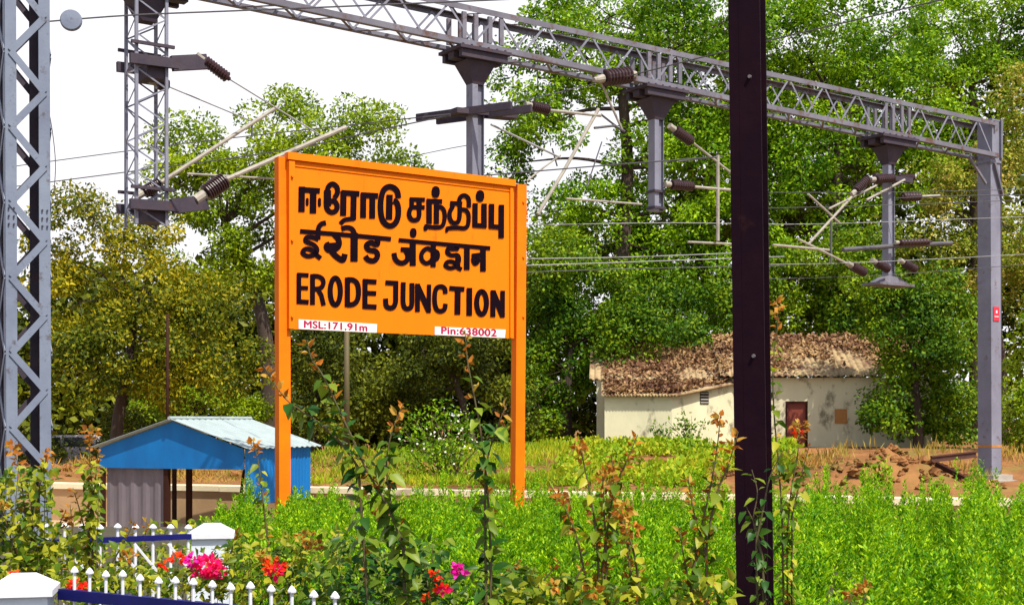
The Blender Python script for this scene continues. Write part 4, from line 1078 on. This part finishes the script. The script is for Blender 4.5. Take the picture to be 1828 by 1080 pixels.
lying('scrap_timber', 'short split timber on the bank beside the small green shoot', 'timber', at(1490, 836, 32.2), at(1540, 831, 32.4), .12, .07, M['brown'])
# posts standing behind the board and hut
def post(label, u, v0, v1, Y, r, m):
    p1 = at(u, v0, Y); p0 = at(u, v1, Y); p0.z = min(p0.z, ground_z(p0.x, p0.y))
    mb = MB(); mb.tube(p0, p1, r, r * .85, 8)
    return tag(mb.build('wooden_pole', m, origin=p0, smooth=True), label, 'pole', 'thin poles behind the hut and board')
post('thin brown pole standing behind the gap under the board', 619, 560, 790, 37, .085, M['stem'])
post('thin dark pole rising behind the blue hut ridge', 299, 560, 800, 38, .045, M['brown'])
# parked car under the trees at far left
def car():
    Y = 44; o = at(120, 750, Y); o.z = -.12
    t = thing('parked_car', 'pale parked car half hidden under the trees left of the hut', 'car', o)
    prof = [(-1.9, .28), (-1.95, .62), (-1.75, .80), (-1.1, .88), (-.6, 1.22), (.75, 1.25), (1.35, .90), (1.85, .80), (1.95, .55), (1.9, .28)]
    mb = MB(); L = [o + Vector((x, -.8, z)) for x, z in prof]; Rr = [o + Vector((x, .8, z)) for x, z in prof]
    mb.poly(L[::-1] if False else L); mb.poly(Rr[::-1])
    for i in range(len(prof)): j = (i + 1) % len(prof); mb.poly([L[i], Rr[i], Rr[j], L[j]])
    mb.build('body', M['carpaint'], t)
    for xs in ([(-.98, .88), (-.55, 1.16), (.05, 1.18), (.05, .88)], [(.15, .88), (.15, 1.18), (.72, 1.18), (1.2, .88)]):
        mb = MB(); a = [o + Vector((x, -.812, z)) for x, z in xs]; b = [o + Vector((x, -.80, z)) for x, z in xs]
        mb.poly(a); [mb.poly([a[i], b[i], b[(i + 1) % 4], a[(i + 1) % 4]]) for i in range(4)]
        mb.build('window', M['glass'], t)
    for x in (-1.25, 1.25):
        mb = MB(); mb.tube(o + Vector((x, -.84, .3)), o + Vector((x, -.62, .3)), .3, None, 18); w = mb.build('wheel', M['tyre'], t)
        mb = MB(); mb.tube(o + Vector((x, -.855, .3)), o + Vector((x, -.83, .3)), .17, None, 14); mb.build('rim', M['galv'], w)
car()

# ------------------------------------------------------------------ fences in front
def picket(parent, p, z0, z1, r=.0095, m=None):
    z1 += random.uniform(-.006, .006)
    mb = MB()
    mb.path([Vector((p.x, p.y, z)) for z in (z0, z1 - .030, z1 - .029, z1 - .022, z1 - .008, z1)], [r * .8, r * .8, r * 1.9, r * 2.0, r * 1.1, r * .25], 8)
    return mb.build('picket', M['white'], parent, smooth=False)

def pillar(label, u, v, Y, w, rot):
    c = at(u, v, Y); top = c.z
    t = thing('fence_pillar', label, 'pillar', (c.x, c.y, 0), 'white fence pillars')
    ax = Vector((math.cos(rot), math.sin(rot), 0)); ay = Vector((-ax.y, ax.x, 0)); b = Vector((c.x, c.y, 0))
    mb = MB(); mb.obox(b + UP * (top - .09) / 2, ax, ay, UP, w * .92, w * .92, top - .09); mb.build('shaft', M['pillar'], t)
    mb = MB(); h = w * .55
    q = [b + ax * i * h + ay * j * h for i, j in ((-1, -1), (1, -1), (1, 1), (-1, 1))]
    n = len(mb.v); s = w * .20
    r = [b + ax * i * s + ay * j * s for i, j in ((-1, -1), (1, -1), (1, 1), (-1, 1))]
    mb.hexa([x + UP * (top - .089) for x in q] + [x + UP * (top - .06) for x in q])
    mb.hexa([x * 1.0 + UP * (top - .0595) for x in q] + [x + UP * top for x in r])
    mb.build('cap', M['white'], t)

def front_fence():
    a = at(112, 1080, 6.25); b = at(640, 1080, 5.35)
    a.z = b.z = 0
    d = (b - a).normalized()
    t = thing('picket_fence', 'low navy fence with white knobbed pickets at the bottom left', 'fence', (a + b) / 2)
    def zu(u, v):                                       # height where a pixel meets the fence line
        k = (u - CU) / F; s = (k * a.y - a.x) / (d.x - k * d.y); p = a + d * s; return p, CZ - (v - HV) / F * p.y
    p0, z0 = zu(108, 1050); p1, z1 = zu(640, 1096)
    zr = (z0 + z1) / 2
    mb = MB(); mb.bar(Vector((p0.x, p0.y, zr - .03)), Vector((p1.x, p1.y, zr - .03)), .035, .05, UP); mb.build('rail', M['navy'], t)
    mb = MB(); mb.bar(Vector((p0.x, p0.y, .18)), Vector((p1.x, p1.y, .18)), .035, .05, UP); mb.build('rail', M['navy'], t)
    mb = MB(); q, _ = zu(98, 1040); mb.bar(Vector((q.x, q.y, 0)), Vector((q.x, q.y, zr + .01)), .05, .06, UP); mb.build('end_post', M['navy'], t)
    us = [133, 160, 189, 219, 250, 283, 313, 345, 379, 412, 447, 484, 521, 560, 598]
    for i, u in enumerate(us):
        p, z = zu(u, 1012 + (u - 133) * .088 + random.uniform(-2, 2)); picket(t, p, .15, z)
front_fence()
pillar('squat white pillar with pyramid cap at the bottom left corner', 40, 1024, 6.15, .27, R(12))

def back_fence():
    a = at(60, 750, 8.5); b = at(342, 750, 8.75); a.z = b.z = 0; d = (b - a).normalized()
    t = thing('picket_fence', 'navy topped fence panel with white pickets and slanting bars in front of the hut', 'fence', (a + b) / 2)
    zr = at(200, 966, 8.6).z
    mb = MB(); mb.bar(Vector((a.x, a.y, zr)), Vector((b.x, b.y, zr + .02)), .04, .035, UP); mb.build('rail', M['navy'], t)
    mb = MB(); mb.bar(Vector((b.x, b.y, 0)), Vector((b.x, b.y, zr + .03)), .03, .03, UP); mb.build('end_post', M['navy'], t)
    mb = MB(); mb.bar(Vector((a.x, a.y, .2)), Vector((b.x, b.y, .2)), .04, .035, UP); mb.build('rail', M['navy'], t)
    for i in range(9):
        u = 84 + i * 31.5; Y = 8.5 + .25 * (u - 60) / 282; p = at(u, 750, Y)
        picket(t, p, .16, at(u, 934, Y).z, .013)
    for u in (110, 205, 240, 300):
        Y = 8.45 + .25 * (u - 60) / 282; mb = MB()
        mb.bar(at(u, 970, Y - .06), at(u + 95, 1085, Y - .06), .008, .014, UP); mb.build('slanting_bar', M['white'], t)
back_fence()
pillar('white pillar cap standing behind the pink flowers at the end of the back fence', 378, 934, 8.9, .27, R(10))

# ------------------------------------------------------------------ green shrubbery bed
def shrubbery():
    Cs, Ds, Ls, Ns = [], [], [], []
    Y = 7.0
    while Y < 18.2:                                      # rounded bushes of upright feathery sprigs
        st = .60 + .05 * math.sin(Y * 2.1)
        x = ((380 if Y > 9.5 else 560) - CU) / F * Y + RNG.uniform(0, st)
        while x < (1910 - CU) / F * Y:
            cx, cy = x + RNG.normal(0, .09), Y + RNG.normal(0, .09)
            u = CU + cx / cy * F
            hh = .80 + .12 * lump(cx, cy, 1.1) + RNG.uniform(-.24, .14) + (.04 if u > 1400 else 0) - (.12 if u < 640 else 0) - .10 * max(0, 9 - cy) / 2 + (.06 if cy > 14 else 0)
            R0 = RNG.uniform(.20, .34)
            for k in range(RNG.integers(13, 19)):
                a, q = RNG.uniform(0, 6.28), math.sqrt(RNG.random())
                tx, ty = math.cos(a) * R0 * q, math.sin(a) * R0 * q
                h = hh * (1 - .60 * q * q) * RNG.uniform(.84, 1.10) + (.14 if RNG.random() < .07 else 0)
                m = int(75 + 40 * RNG.random())
                f = .30 + .72 * RNG.uniform(0, 1, m) ** .75
                stem = np.stack([cx + tx * (.25 + .75 * f ** .7), cy + ty * (.25 + .75 * f ** .7), h * f], 1)
                ang = RNG.uniform(0, 6.28, m)
                rad = .004 + .052 * np.clip(1.02 - f, 0, 1) ** .6 * RNG.uniform(.3, 1, m)
                out = np.stack([np.cos(ang), np.sin(ang), np.zeros(m)], 1)
                Cs.append(stem + out * rad[:, None]); Ds.append(out * .8 + np.array([tx * 1.2, ty * 1.2, .9]) + RNG.normal(0, .25, (m, 3)))
                Ls.append((.030 + .018 * (1 - f)) * RNG.uniform(.75, 1.3, m)); Ns.append(np.array([tx * 2, ty * 2, 1.0]) - out * .4 + RNG.normal(0, .3, (m, 3)))
            x += st * RNG.uniform(.85, 1.25)
        Y += st * .92
    C = np.vstack(Cs); Ln = np.concatenate(Ls)
    o = leaf_mesh('shrubbery', C, np.vstack(Ds), np.vstack(Ns), Ln * 1.2, Ln * .50, L_['hedge'], origin=(1.5, 11, 0))
    tag(o, 'bright green feathery shrubbery bed spreading under the name board and to the right edge', 'shrubbery', kind='stuff')
shrubbery()

# ------------------------------------------------------------------ flowering canes in front
def cane_plant(name, label, cat, Y, base, canes, blooms=(), leaf=.085, lm='cane', group='flowering shrubs in front of the board', tip='bronze', bush=None, sp=.030, r=.0045, mixb=.12):
    """canes: lists of (u, v[, dY]) from tip down to base; blooms: (u, v, radius_px, colour, n)"""
    leaf *= .86; sp *= .70
    b = at(base[0], base[1], Y); b.z = 0
    t = thing(name, label, cat, b, group)
    mb = MB(); C, D, Nn, Ln = [], [], [], []; TC, TD, TL = [], [], []
    for cn in canes:
        pts = [at(p[0], p[1], Y + (p[2] if len(p) > 2 else 0)) for p in cn]
        pts = smooth_path(pts[::-1] if False else pts, 6)
        last = pts[-1]; gb = Vector((last.x * .6 + b.x * .4, last.y * .6 + b.y * .4, 0))
        if last.z > .05: pts = pts + [last.lerp(gb, .5) + Vector((0, 0, .02)), gb]
        nP = len(pts); mb.path(pts, [r * (.45 + .9 * i / (nP - 1)) for i in range(nP)], 6)
        acc = 0; k = 0
        for i in range(nP - 1):
            seg = pts[i + 1] - pts[i]; L = seg.length; s = (sp - acc)
            while s < L:
                p = pts[i] + seg * (s / L); frac = (i + s / L) / nP
                a = k * 2.3 + random.uniform(-.5, .5); k += 1
                dr = seg.normalized(); sd = dr.orthogonal().normalized(); sd2 = dr.cross(sd)
                o = sd * math.cos(a) + sd2 * math.sin(a)
                dd = o * .9 - dr * .2 + Vector((0, 0, -.75 if random.random() < .7 else .3))
                if tip and (frac < .24 or random.random() < mixb):
                    for _ in range(2):
                        TC.append(p + o * .006); TD.append(o * .8 - dr * random.uniform(.1, .8) + Vector((random.gauss(0, .3), random.gauss(0, .3), random.gauss(0, .3)))); TL.append(leaf * random.uniform(.35, .70))
                else:
                    C.append(p + o * .01); D.append(dd); Nn.append(Vector((random.gauss(0, .35), random.gauss(-.25, .35), .9)) + o * .2); Ln.append(leaf * random.uniform(.6, 1.25))
                s += sp * random.uniform(.7, 1.5)
            acc = L - (s - sp) if s - sp < L else 0
    if bush:
        for (u, v, ru, rv, n) in bush:
            for _ in range(n):
                yy = Y + random.gauss(0, .16); q = at(u + ru * random.uniform(-1, 1), v + rv * random.uniform(-1, 1), yy)
                if q.z < .05: continue
                C.append(q); D.append(Vector((random.gauss(0, .7), random.gauss(-.2, .6), random.gauss(-.15, .5))))
                Nn.append(Vector((random.gauss(0, .5), random.gauss(-.3, .4), .8))); Ln.append(leaf * random.uniform(.5, 1.15))
            for _ in range(max(3, n // 45)):
                e = at(u + ru * random.uniform(-.9, .9), v - rv * random.uniform(.2, 1), Y + random.gauss(0, .1))
                s0 = Vector((b.x + (e.x - b.x) * .7 + random.gauss(0, .05), e.y + random.gauss(0, .05), 0))
                mb.path(smooth_path([e, e.lerp(s0, .5) + Vector((random.gauss(0, .04), 0, .03)), s0], 4), [r * .4] * 4 + [r * .7] * 5, 5)
    mb.build('stem', M['stem'], t)
    if C:
        Ln = np.array(Ln); leaf_mesh('foliage', np.array([list(x) for x in C]), np.array([list(x) for x in D]), np.array([list(x) for x in Nn]), Ln, Ln * np.random.default_rng(3).uniform(.48, .68, len(Ln)), L_[lm], t, fold=.10, curl=.16)
    if TC:
        TL = np.array(TL); leaf_mesh('young_leaves', np.array([list(x) for x in TC]), np.array([list(x) for x in TD]), RNG.normal(0, .5, (len(TC), 3)) + np.array([0, -.5, .4]), TL, TL * .45, L_[tip], t, fold=.1, curl=.12)
    for (u, v, rp, colr, n) in blooms:
        n = int(n * (1.0 if colr == 'bronze' else 1.5)); rp *= .85; c = np.array(at(u, v, Y - .32)); rr = rp / F * Y
        w = rdir(n) * (RNG.uniform(.1, 1, (n, 1)) ** .5) * np.array([rr, rr * .8, rr * .7])
        ll = RNG.uniform(.020, .038, n)
        leaf_mesh('blossom', c + w, unit(w) + RNG.normal(0, .4, (n, 3)), RNG.normal(0, .6, (n, 3)) + np.array([0, -.5, .5]), ll, ll * .75, L_[colr], t, fold=.12, curl=.1)
    return t

B = 'bougainvillea'
cane_plant(B, 'leafy cane arching up to an orange tip under the left end of the board', 'shrub', 5.9, (735, 1080),
     [[(548, 606), (556, 640), (575, 668), (600, 720), (628, 780), (655, 840), (690, 900), (722, 975)], [(470, 652), (510, 712), (560, 748), (608, 790), (640, 835)], [(720, 720), (700, 770), (690, 830), (700, 910), (720, 985)]], leaf=.095, lm='cane_dark', sp=.020, mixb=.10)
cane_plant(B, 'tall single cane with its yellow orange tip over the pin code plate', 'shrub', 5.7, (878, 1080),
     [[(830, 588), (834, 640), (845, 700), (858, 770), (868, 850), (873, 920), (876, 990)], [(905, 720), (885, 770), (868, 830), (866, 900)]], leaf=.09, lm='cane_dark', sp=.026, mixb=.12)
cane_plant(B, 'clump of upright bronze tipped canes between the right sign post and the black pole', 'shrub', 6.2, (1070, 1080),
     [[(1034, 792), (1045, 840), (1060, 920), (1068, 1000)], [(1075, 838), (1078, 900), (1082, 980)], [(984, 868), (1010, 910), (1030, 960), (1045, 1030)], [(1112, 915), (1118, 960), (1125, 1020)], [(1138, 776), (1120, 820), (1098, 870), (1085, 940), (1075, 1010)], [(1092, 812), (1100, 900), (1130, 980), (1140, 1040)]],
     leaf=.08, sp=.018, mixb=.45, blooms=[(1034, 796, 14, 'bronze', 20), (1112, 912, 22, 'bronze', 40), (1084, 850, 16, 'bronze', 24), (1128, 945, 18, 'bronze', 24), (1000, 885, 14, 'bronze', 16)])
cane_plant(B, 'dark leaning canes just left of the black pole', 'shrub', 6.0, (1240, 1080),
     [[(1286, 742), (1280, 800), (1268, 870), (1250, 950), (1235, 1030)], [(1318, 770), (1300, 830), (1280, 880), (1262, 960)], [(1228, 850), (1240, 920), (1258, 980), (1262, 1050)], [(1212, 940), (1222, 1000), (1235, 1060)]], leaf=.085, lm='cane', sp=.022, mixb=.28, blooms=[(1284, 748, 13, 'bronze', 18)])
cane_plant(B, 'leafy vine climbing across the face of the black pole', 'vine', 6.6, (1365, 1080),
     [[(1342, 838), (1352, 880), (1345, 930), (1358, 990), (1366, 1060)], [(1400, 800), (1375, 850), (1362, 910), (1350, 965)], [(1330, 900), (1348, 940), (1362, 1000)]], leaf=.078, lm='cane_dark', sp=.042, tip=None)
cane_plant(B, 'orange topped canes just right of the black pole', 'shrub', 7.6, (1410, 1080),
     [[(1386, 532), (1388, 580), (1380, 650), (1382, 740), (1390, 830), (1396, 920)], [(1428, 756), (1424, 810), (1412, 880), (1405, 960)], [(1446, 790), (1430, 850), (1414, 920)]], leaf=.09, sp=.034, blooms=[(1386, 545, 18, 'bronze', 26), (1428, 762, 20, 'bronze', 30), (1425, 770, 8, 'red', 8)])
cane_plant(B, 'dense leafy shrub with bronze tips at the foot of the lattice mast', 'shrub', 6.9, (45, 1060),
     [[(20, 790), (35, 840), (45, 920), (50, 990)], [(85, 805), (75, 850), (60, 920), (55, 1000)], [(-10, 880), (10, 930), (30, 1000)], [(118, 910), (100, 950), (80, 1010)]], leaf=.075, sp=.018, mixb=.25, bush=[(45, 930, 55, 100, 420), (80, 1000, 60, 45, 200)], blooms=[(22, 800, 14, 'bronze', 18), (86, 812, 12, 'bronze', 14), (5, 905, 12, 'bronze', 12)])
cane_plant(B, 'slim shrub with an orange flower head left of the hut gable', 'shrub', 7.0, (165, 1060),
     [[(162, 768), (160, 820), (166, 890), (165, 960)], [(176, 800), (170, 860), (160, 930), (158, 990)], [(130, 870), (145, 920), (158, 980)]], leaf=.07, sp=.018, bush=[(165, 900, 16, 70, 90)], blooms=[(162, 772, 14, 'bronze', 24)])
cane_plant(B, 'low leafy shrub with yellow orange leaves in front of the hut screen', 'shrub', 7.4, (130, 1060),
     [[(125, 900), (130, 950), (132, 1010)], [(240, 930), (220, 970), (190, 1020)]], leaf=.07, sp=.02, bush=[(120, 990, 45, 40, 130), (215, 1030, 70, 24, 120)], blooms=[(118, 930, 14, 'bronze', 18), (145, 978, 12, 'bronze', 16), (232, 990, 12, 'bronze', 14)], lm='cane')
cane_plant(B, 'low leafy shrub filling the bed behind the slanting bars of the back fence', 'shrub', 9.6, (240, 1080),
     [[(150, 935), (165, 980), (180, 1040)], [(262, 925), (258, 970), (250, 1030)]], leaf=.075, sp=.024, bush=[(160, 1000, 90, 38, 260), (290, 1005, 80, 36, 260), (400, 985, 40, 36, 90), (330, 940, 70, 14, 70)])
cane_plant(B, 'sprawling shrub with pink flowers behind the white pickets', 'shrub', 7.2, (350, 1080),
     [[(430, 940), (410, 990), (380, 1050)]], leaf=.065, sp=.018, bush=[(300, 1035, 110, 26, 300), (410, 1020, 70, 44, 240), (230, 1045, 80, 26, 150)],
     blooms=[(344, 1000, 14, 'magenta', 24), (372, 1008, 24, 'pink', 60), (384, 1020, 18, 'pink', 36), (316, 996, 11, 'red', 14), (358, 1022, 14, 'pink', 22), (290, 1008, 8, 'red', 8), (226, 998, 10, 'bronze', 12)])
cane_plant(B, 'shrub with one red pink flower head right of the pink cluster', 'shrub', 7.0, (500, 1080),
     [[(452, 785), (462, 830), (470, 900), (480, 980)], [(560, 950), (535, 990), (515, 1050)]], leaf=.065, sp=.02, bush=[(500, 1020, 100, 60, 420), (560, 985, 60, 40, 140)], blooms=[(490, 1012, 22, 'red', 40), (494, 1018, 16, 'pink', 22), (470, 990, 10, 'bronze', 12), (540, 960, 14, 'bronze', 18), (452, 792, 11, 'bronze', 14)])
cane_plant(B, 'low shrub with small scarlet flowers beside the corner pillar', 'shrub', 6.6, (140, 1080),
     [[(120, 1010), (130, 1050)], [(180, 1000), (165, 1050)]], leaf=.06, sp=.02, bush=[(140, 1045, 55, 30, 130), (20, 1010, 35, 20, 60)], blooms=[(132, 1046, 11, 'red', 18), (150, 1050, 10, 'red', 14), (28, 1022, 7, 'red', 6)])
cane_plant(B, 'dark leafy shrub with crimson and magenta flowers at the bottom centre', 'shrub', 6.4, (800, 1090),
     [[(690, 905), (720, 960), (760, 1030)], [(640, 960), (680, 1010), (720, 1060)], [(930, 1000), (890, 1040), (850, 1080)]], leaf=.07, lm='cane_dark', sp=.018, bush=[(690, 1020, 110, 60, 420), (830, 1050, 120, 40, 360), (600, 1050, 70, 34, 160)],
     blooms=[(820, 1016, 12, 'magenta', 24), (788, 1052, 10, 'red', 12), (790, 1054, 8, 'pink', 8), (775, 1026, 8, 'red', 8), (762, 1066, 7, 'red', 6), (680, 915, 12, 'bronze', 18), (560, 975, 12, 'bronze', 16)])
cane_plant(B, 'leafy yellow green shrub at the bottom edge left of the bronze clump', 'shrub', 6.1, (980, 1100),
     [[(1000, 1000), (975, 1030), (940, 1070)], [(1040, 1010), (1020, 1050)]], leaf=.075, sp=.02, bush=[(960, 1060, 90, 34, 240), (1130, 1062, 90, 26, 110), (1250, 1062, 60, 28, 80)], blooms=[(985, 1045, 10, 'bronze', 12), (1060, 1055, 12, 'bronze', 14)])
cane_plant(B, 'low plant with small orange yellow flowers in the shrubbery near the bottom right', 'shrub', 7.0, (1530, 1090),
     [[(1548, 1048), (1540, 1080)], [(1512, 1062), (1525, 1090)]], leaf=.06, sp=.02, blooms=[(1546, 1048, 12, 'bronze', 24), (1522, 1062, 14, 'bronze', 20)], tip=None)
# white-flowered bush across the tracks
t = thing('flowering_bush', 'white flecked green bush on the bank behind the right half of the board', 'bush', at(800, 830, 34))
t.location.z = ground_z(t.location.x, t.location.y)
mb = MB(); C = []; Nn = []
for _ in range(70):
    e = at(800 + random.gauss(0, 38), 800 + random.gauss(0, 28), 34 + random.gauss(0, .4)); mb.path([t.location + Vector((random.gauss(0, .15), random.gauss(0, .1), 0)), e], [.012, .006], 5)
    for _ in range(26): C.append(list(e + Vector((random.gauss(0, .16), random.gauss(0, .16), random.gauss(0, .16)))))
mb.build('stem', M['stem'], t)
n = len(C); ll = RNG.uniform(.08, .15, n)
leaf_mesh('foliage', C, rdir(n), RNG.normal(0, .5, (n, 3)) + np.array([0, 0, .6]), ll, ll * .5, L_['mid'], t)
wf = np.array([list(at(800 + random.gauss(0, 38), 788 + random.gauss(0, 22), 33.5)) for _ in range(70)])
leaf_mesh('blossom', wf, rdir(70), RNG.normal(0, .4, (70, 3)) + np.array([0, -.6, .5]), .075, .06, L_['white'], t)
# small green shoots on the far bank
for lab, u, v0, v1, n in (('slim green shoot standing on the earth heap right of the black pole', 1574, 815, 880, 160), ('dark green shoots against the cream house wall left of the black pole', 1235, 740, 775, 220), ('dark green clump under the annexe wall', 1178, 755, 790, 160)):
    Y = 30.2 if u == 1574 else 43.6
    p = at(u, v1, Y); gz = ground_z(p.x, p.y); t = thing('green_shoot', lab, 'plant', (p.x, p.y, min(gz, p.z)), 'small plants on the far bank')
    s = Y / F; C = []
    mb = MB()
    for _ in range(9):
        e = at(u + random.gauss(0, 8 if u == 1574 else 22), random.uniform(v0, (v0 + v1) / 2), Y); mb.path([t.location, e], [.012, .005], 5)
        for _ in range(n // 9):
            f = random.uniform(.25, 1.05); q = Vector(t.location).lerp(e, f); C.append(list(q + Vector((random.gauss(0, .09), random.gauss(0, .09), random.gauss(0, .06)))))
    mb.build('stem', M['stem'], t); n = len(C); ll = RNG.uniform(.10, .18, n)
    leaf_mesh('foliage', C, rdir(n) + np.array([0, 0, .4]), RNG.normal(0, .4, (n, 3)) + np.array([0, -.4, .6]), ll, ll * .45, L_['fresh' if u == 1574 else 'deep'], t)
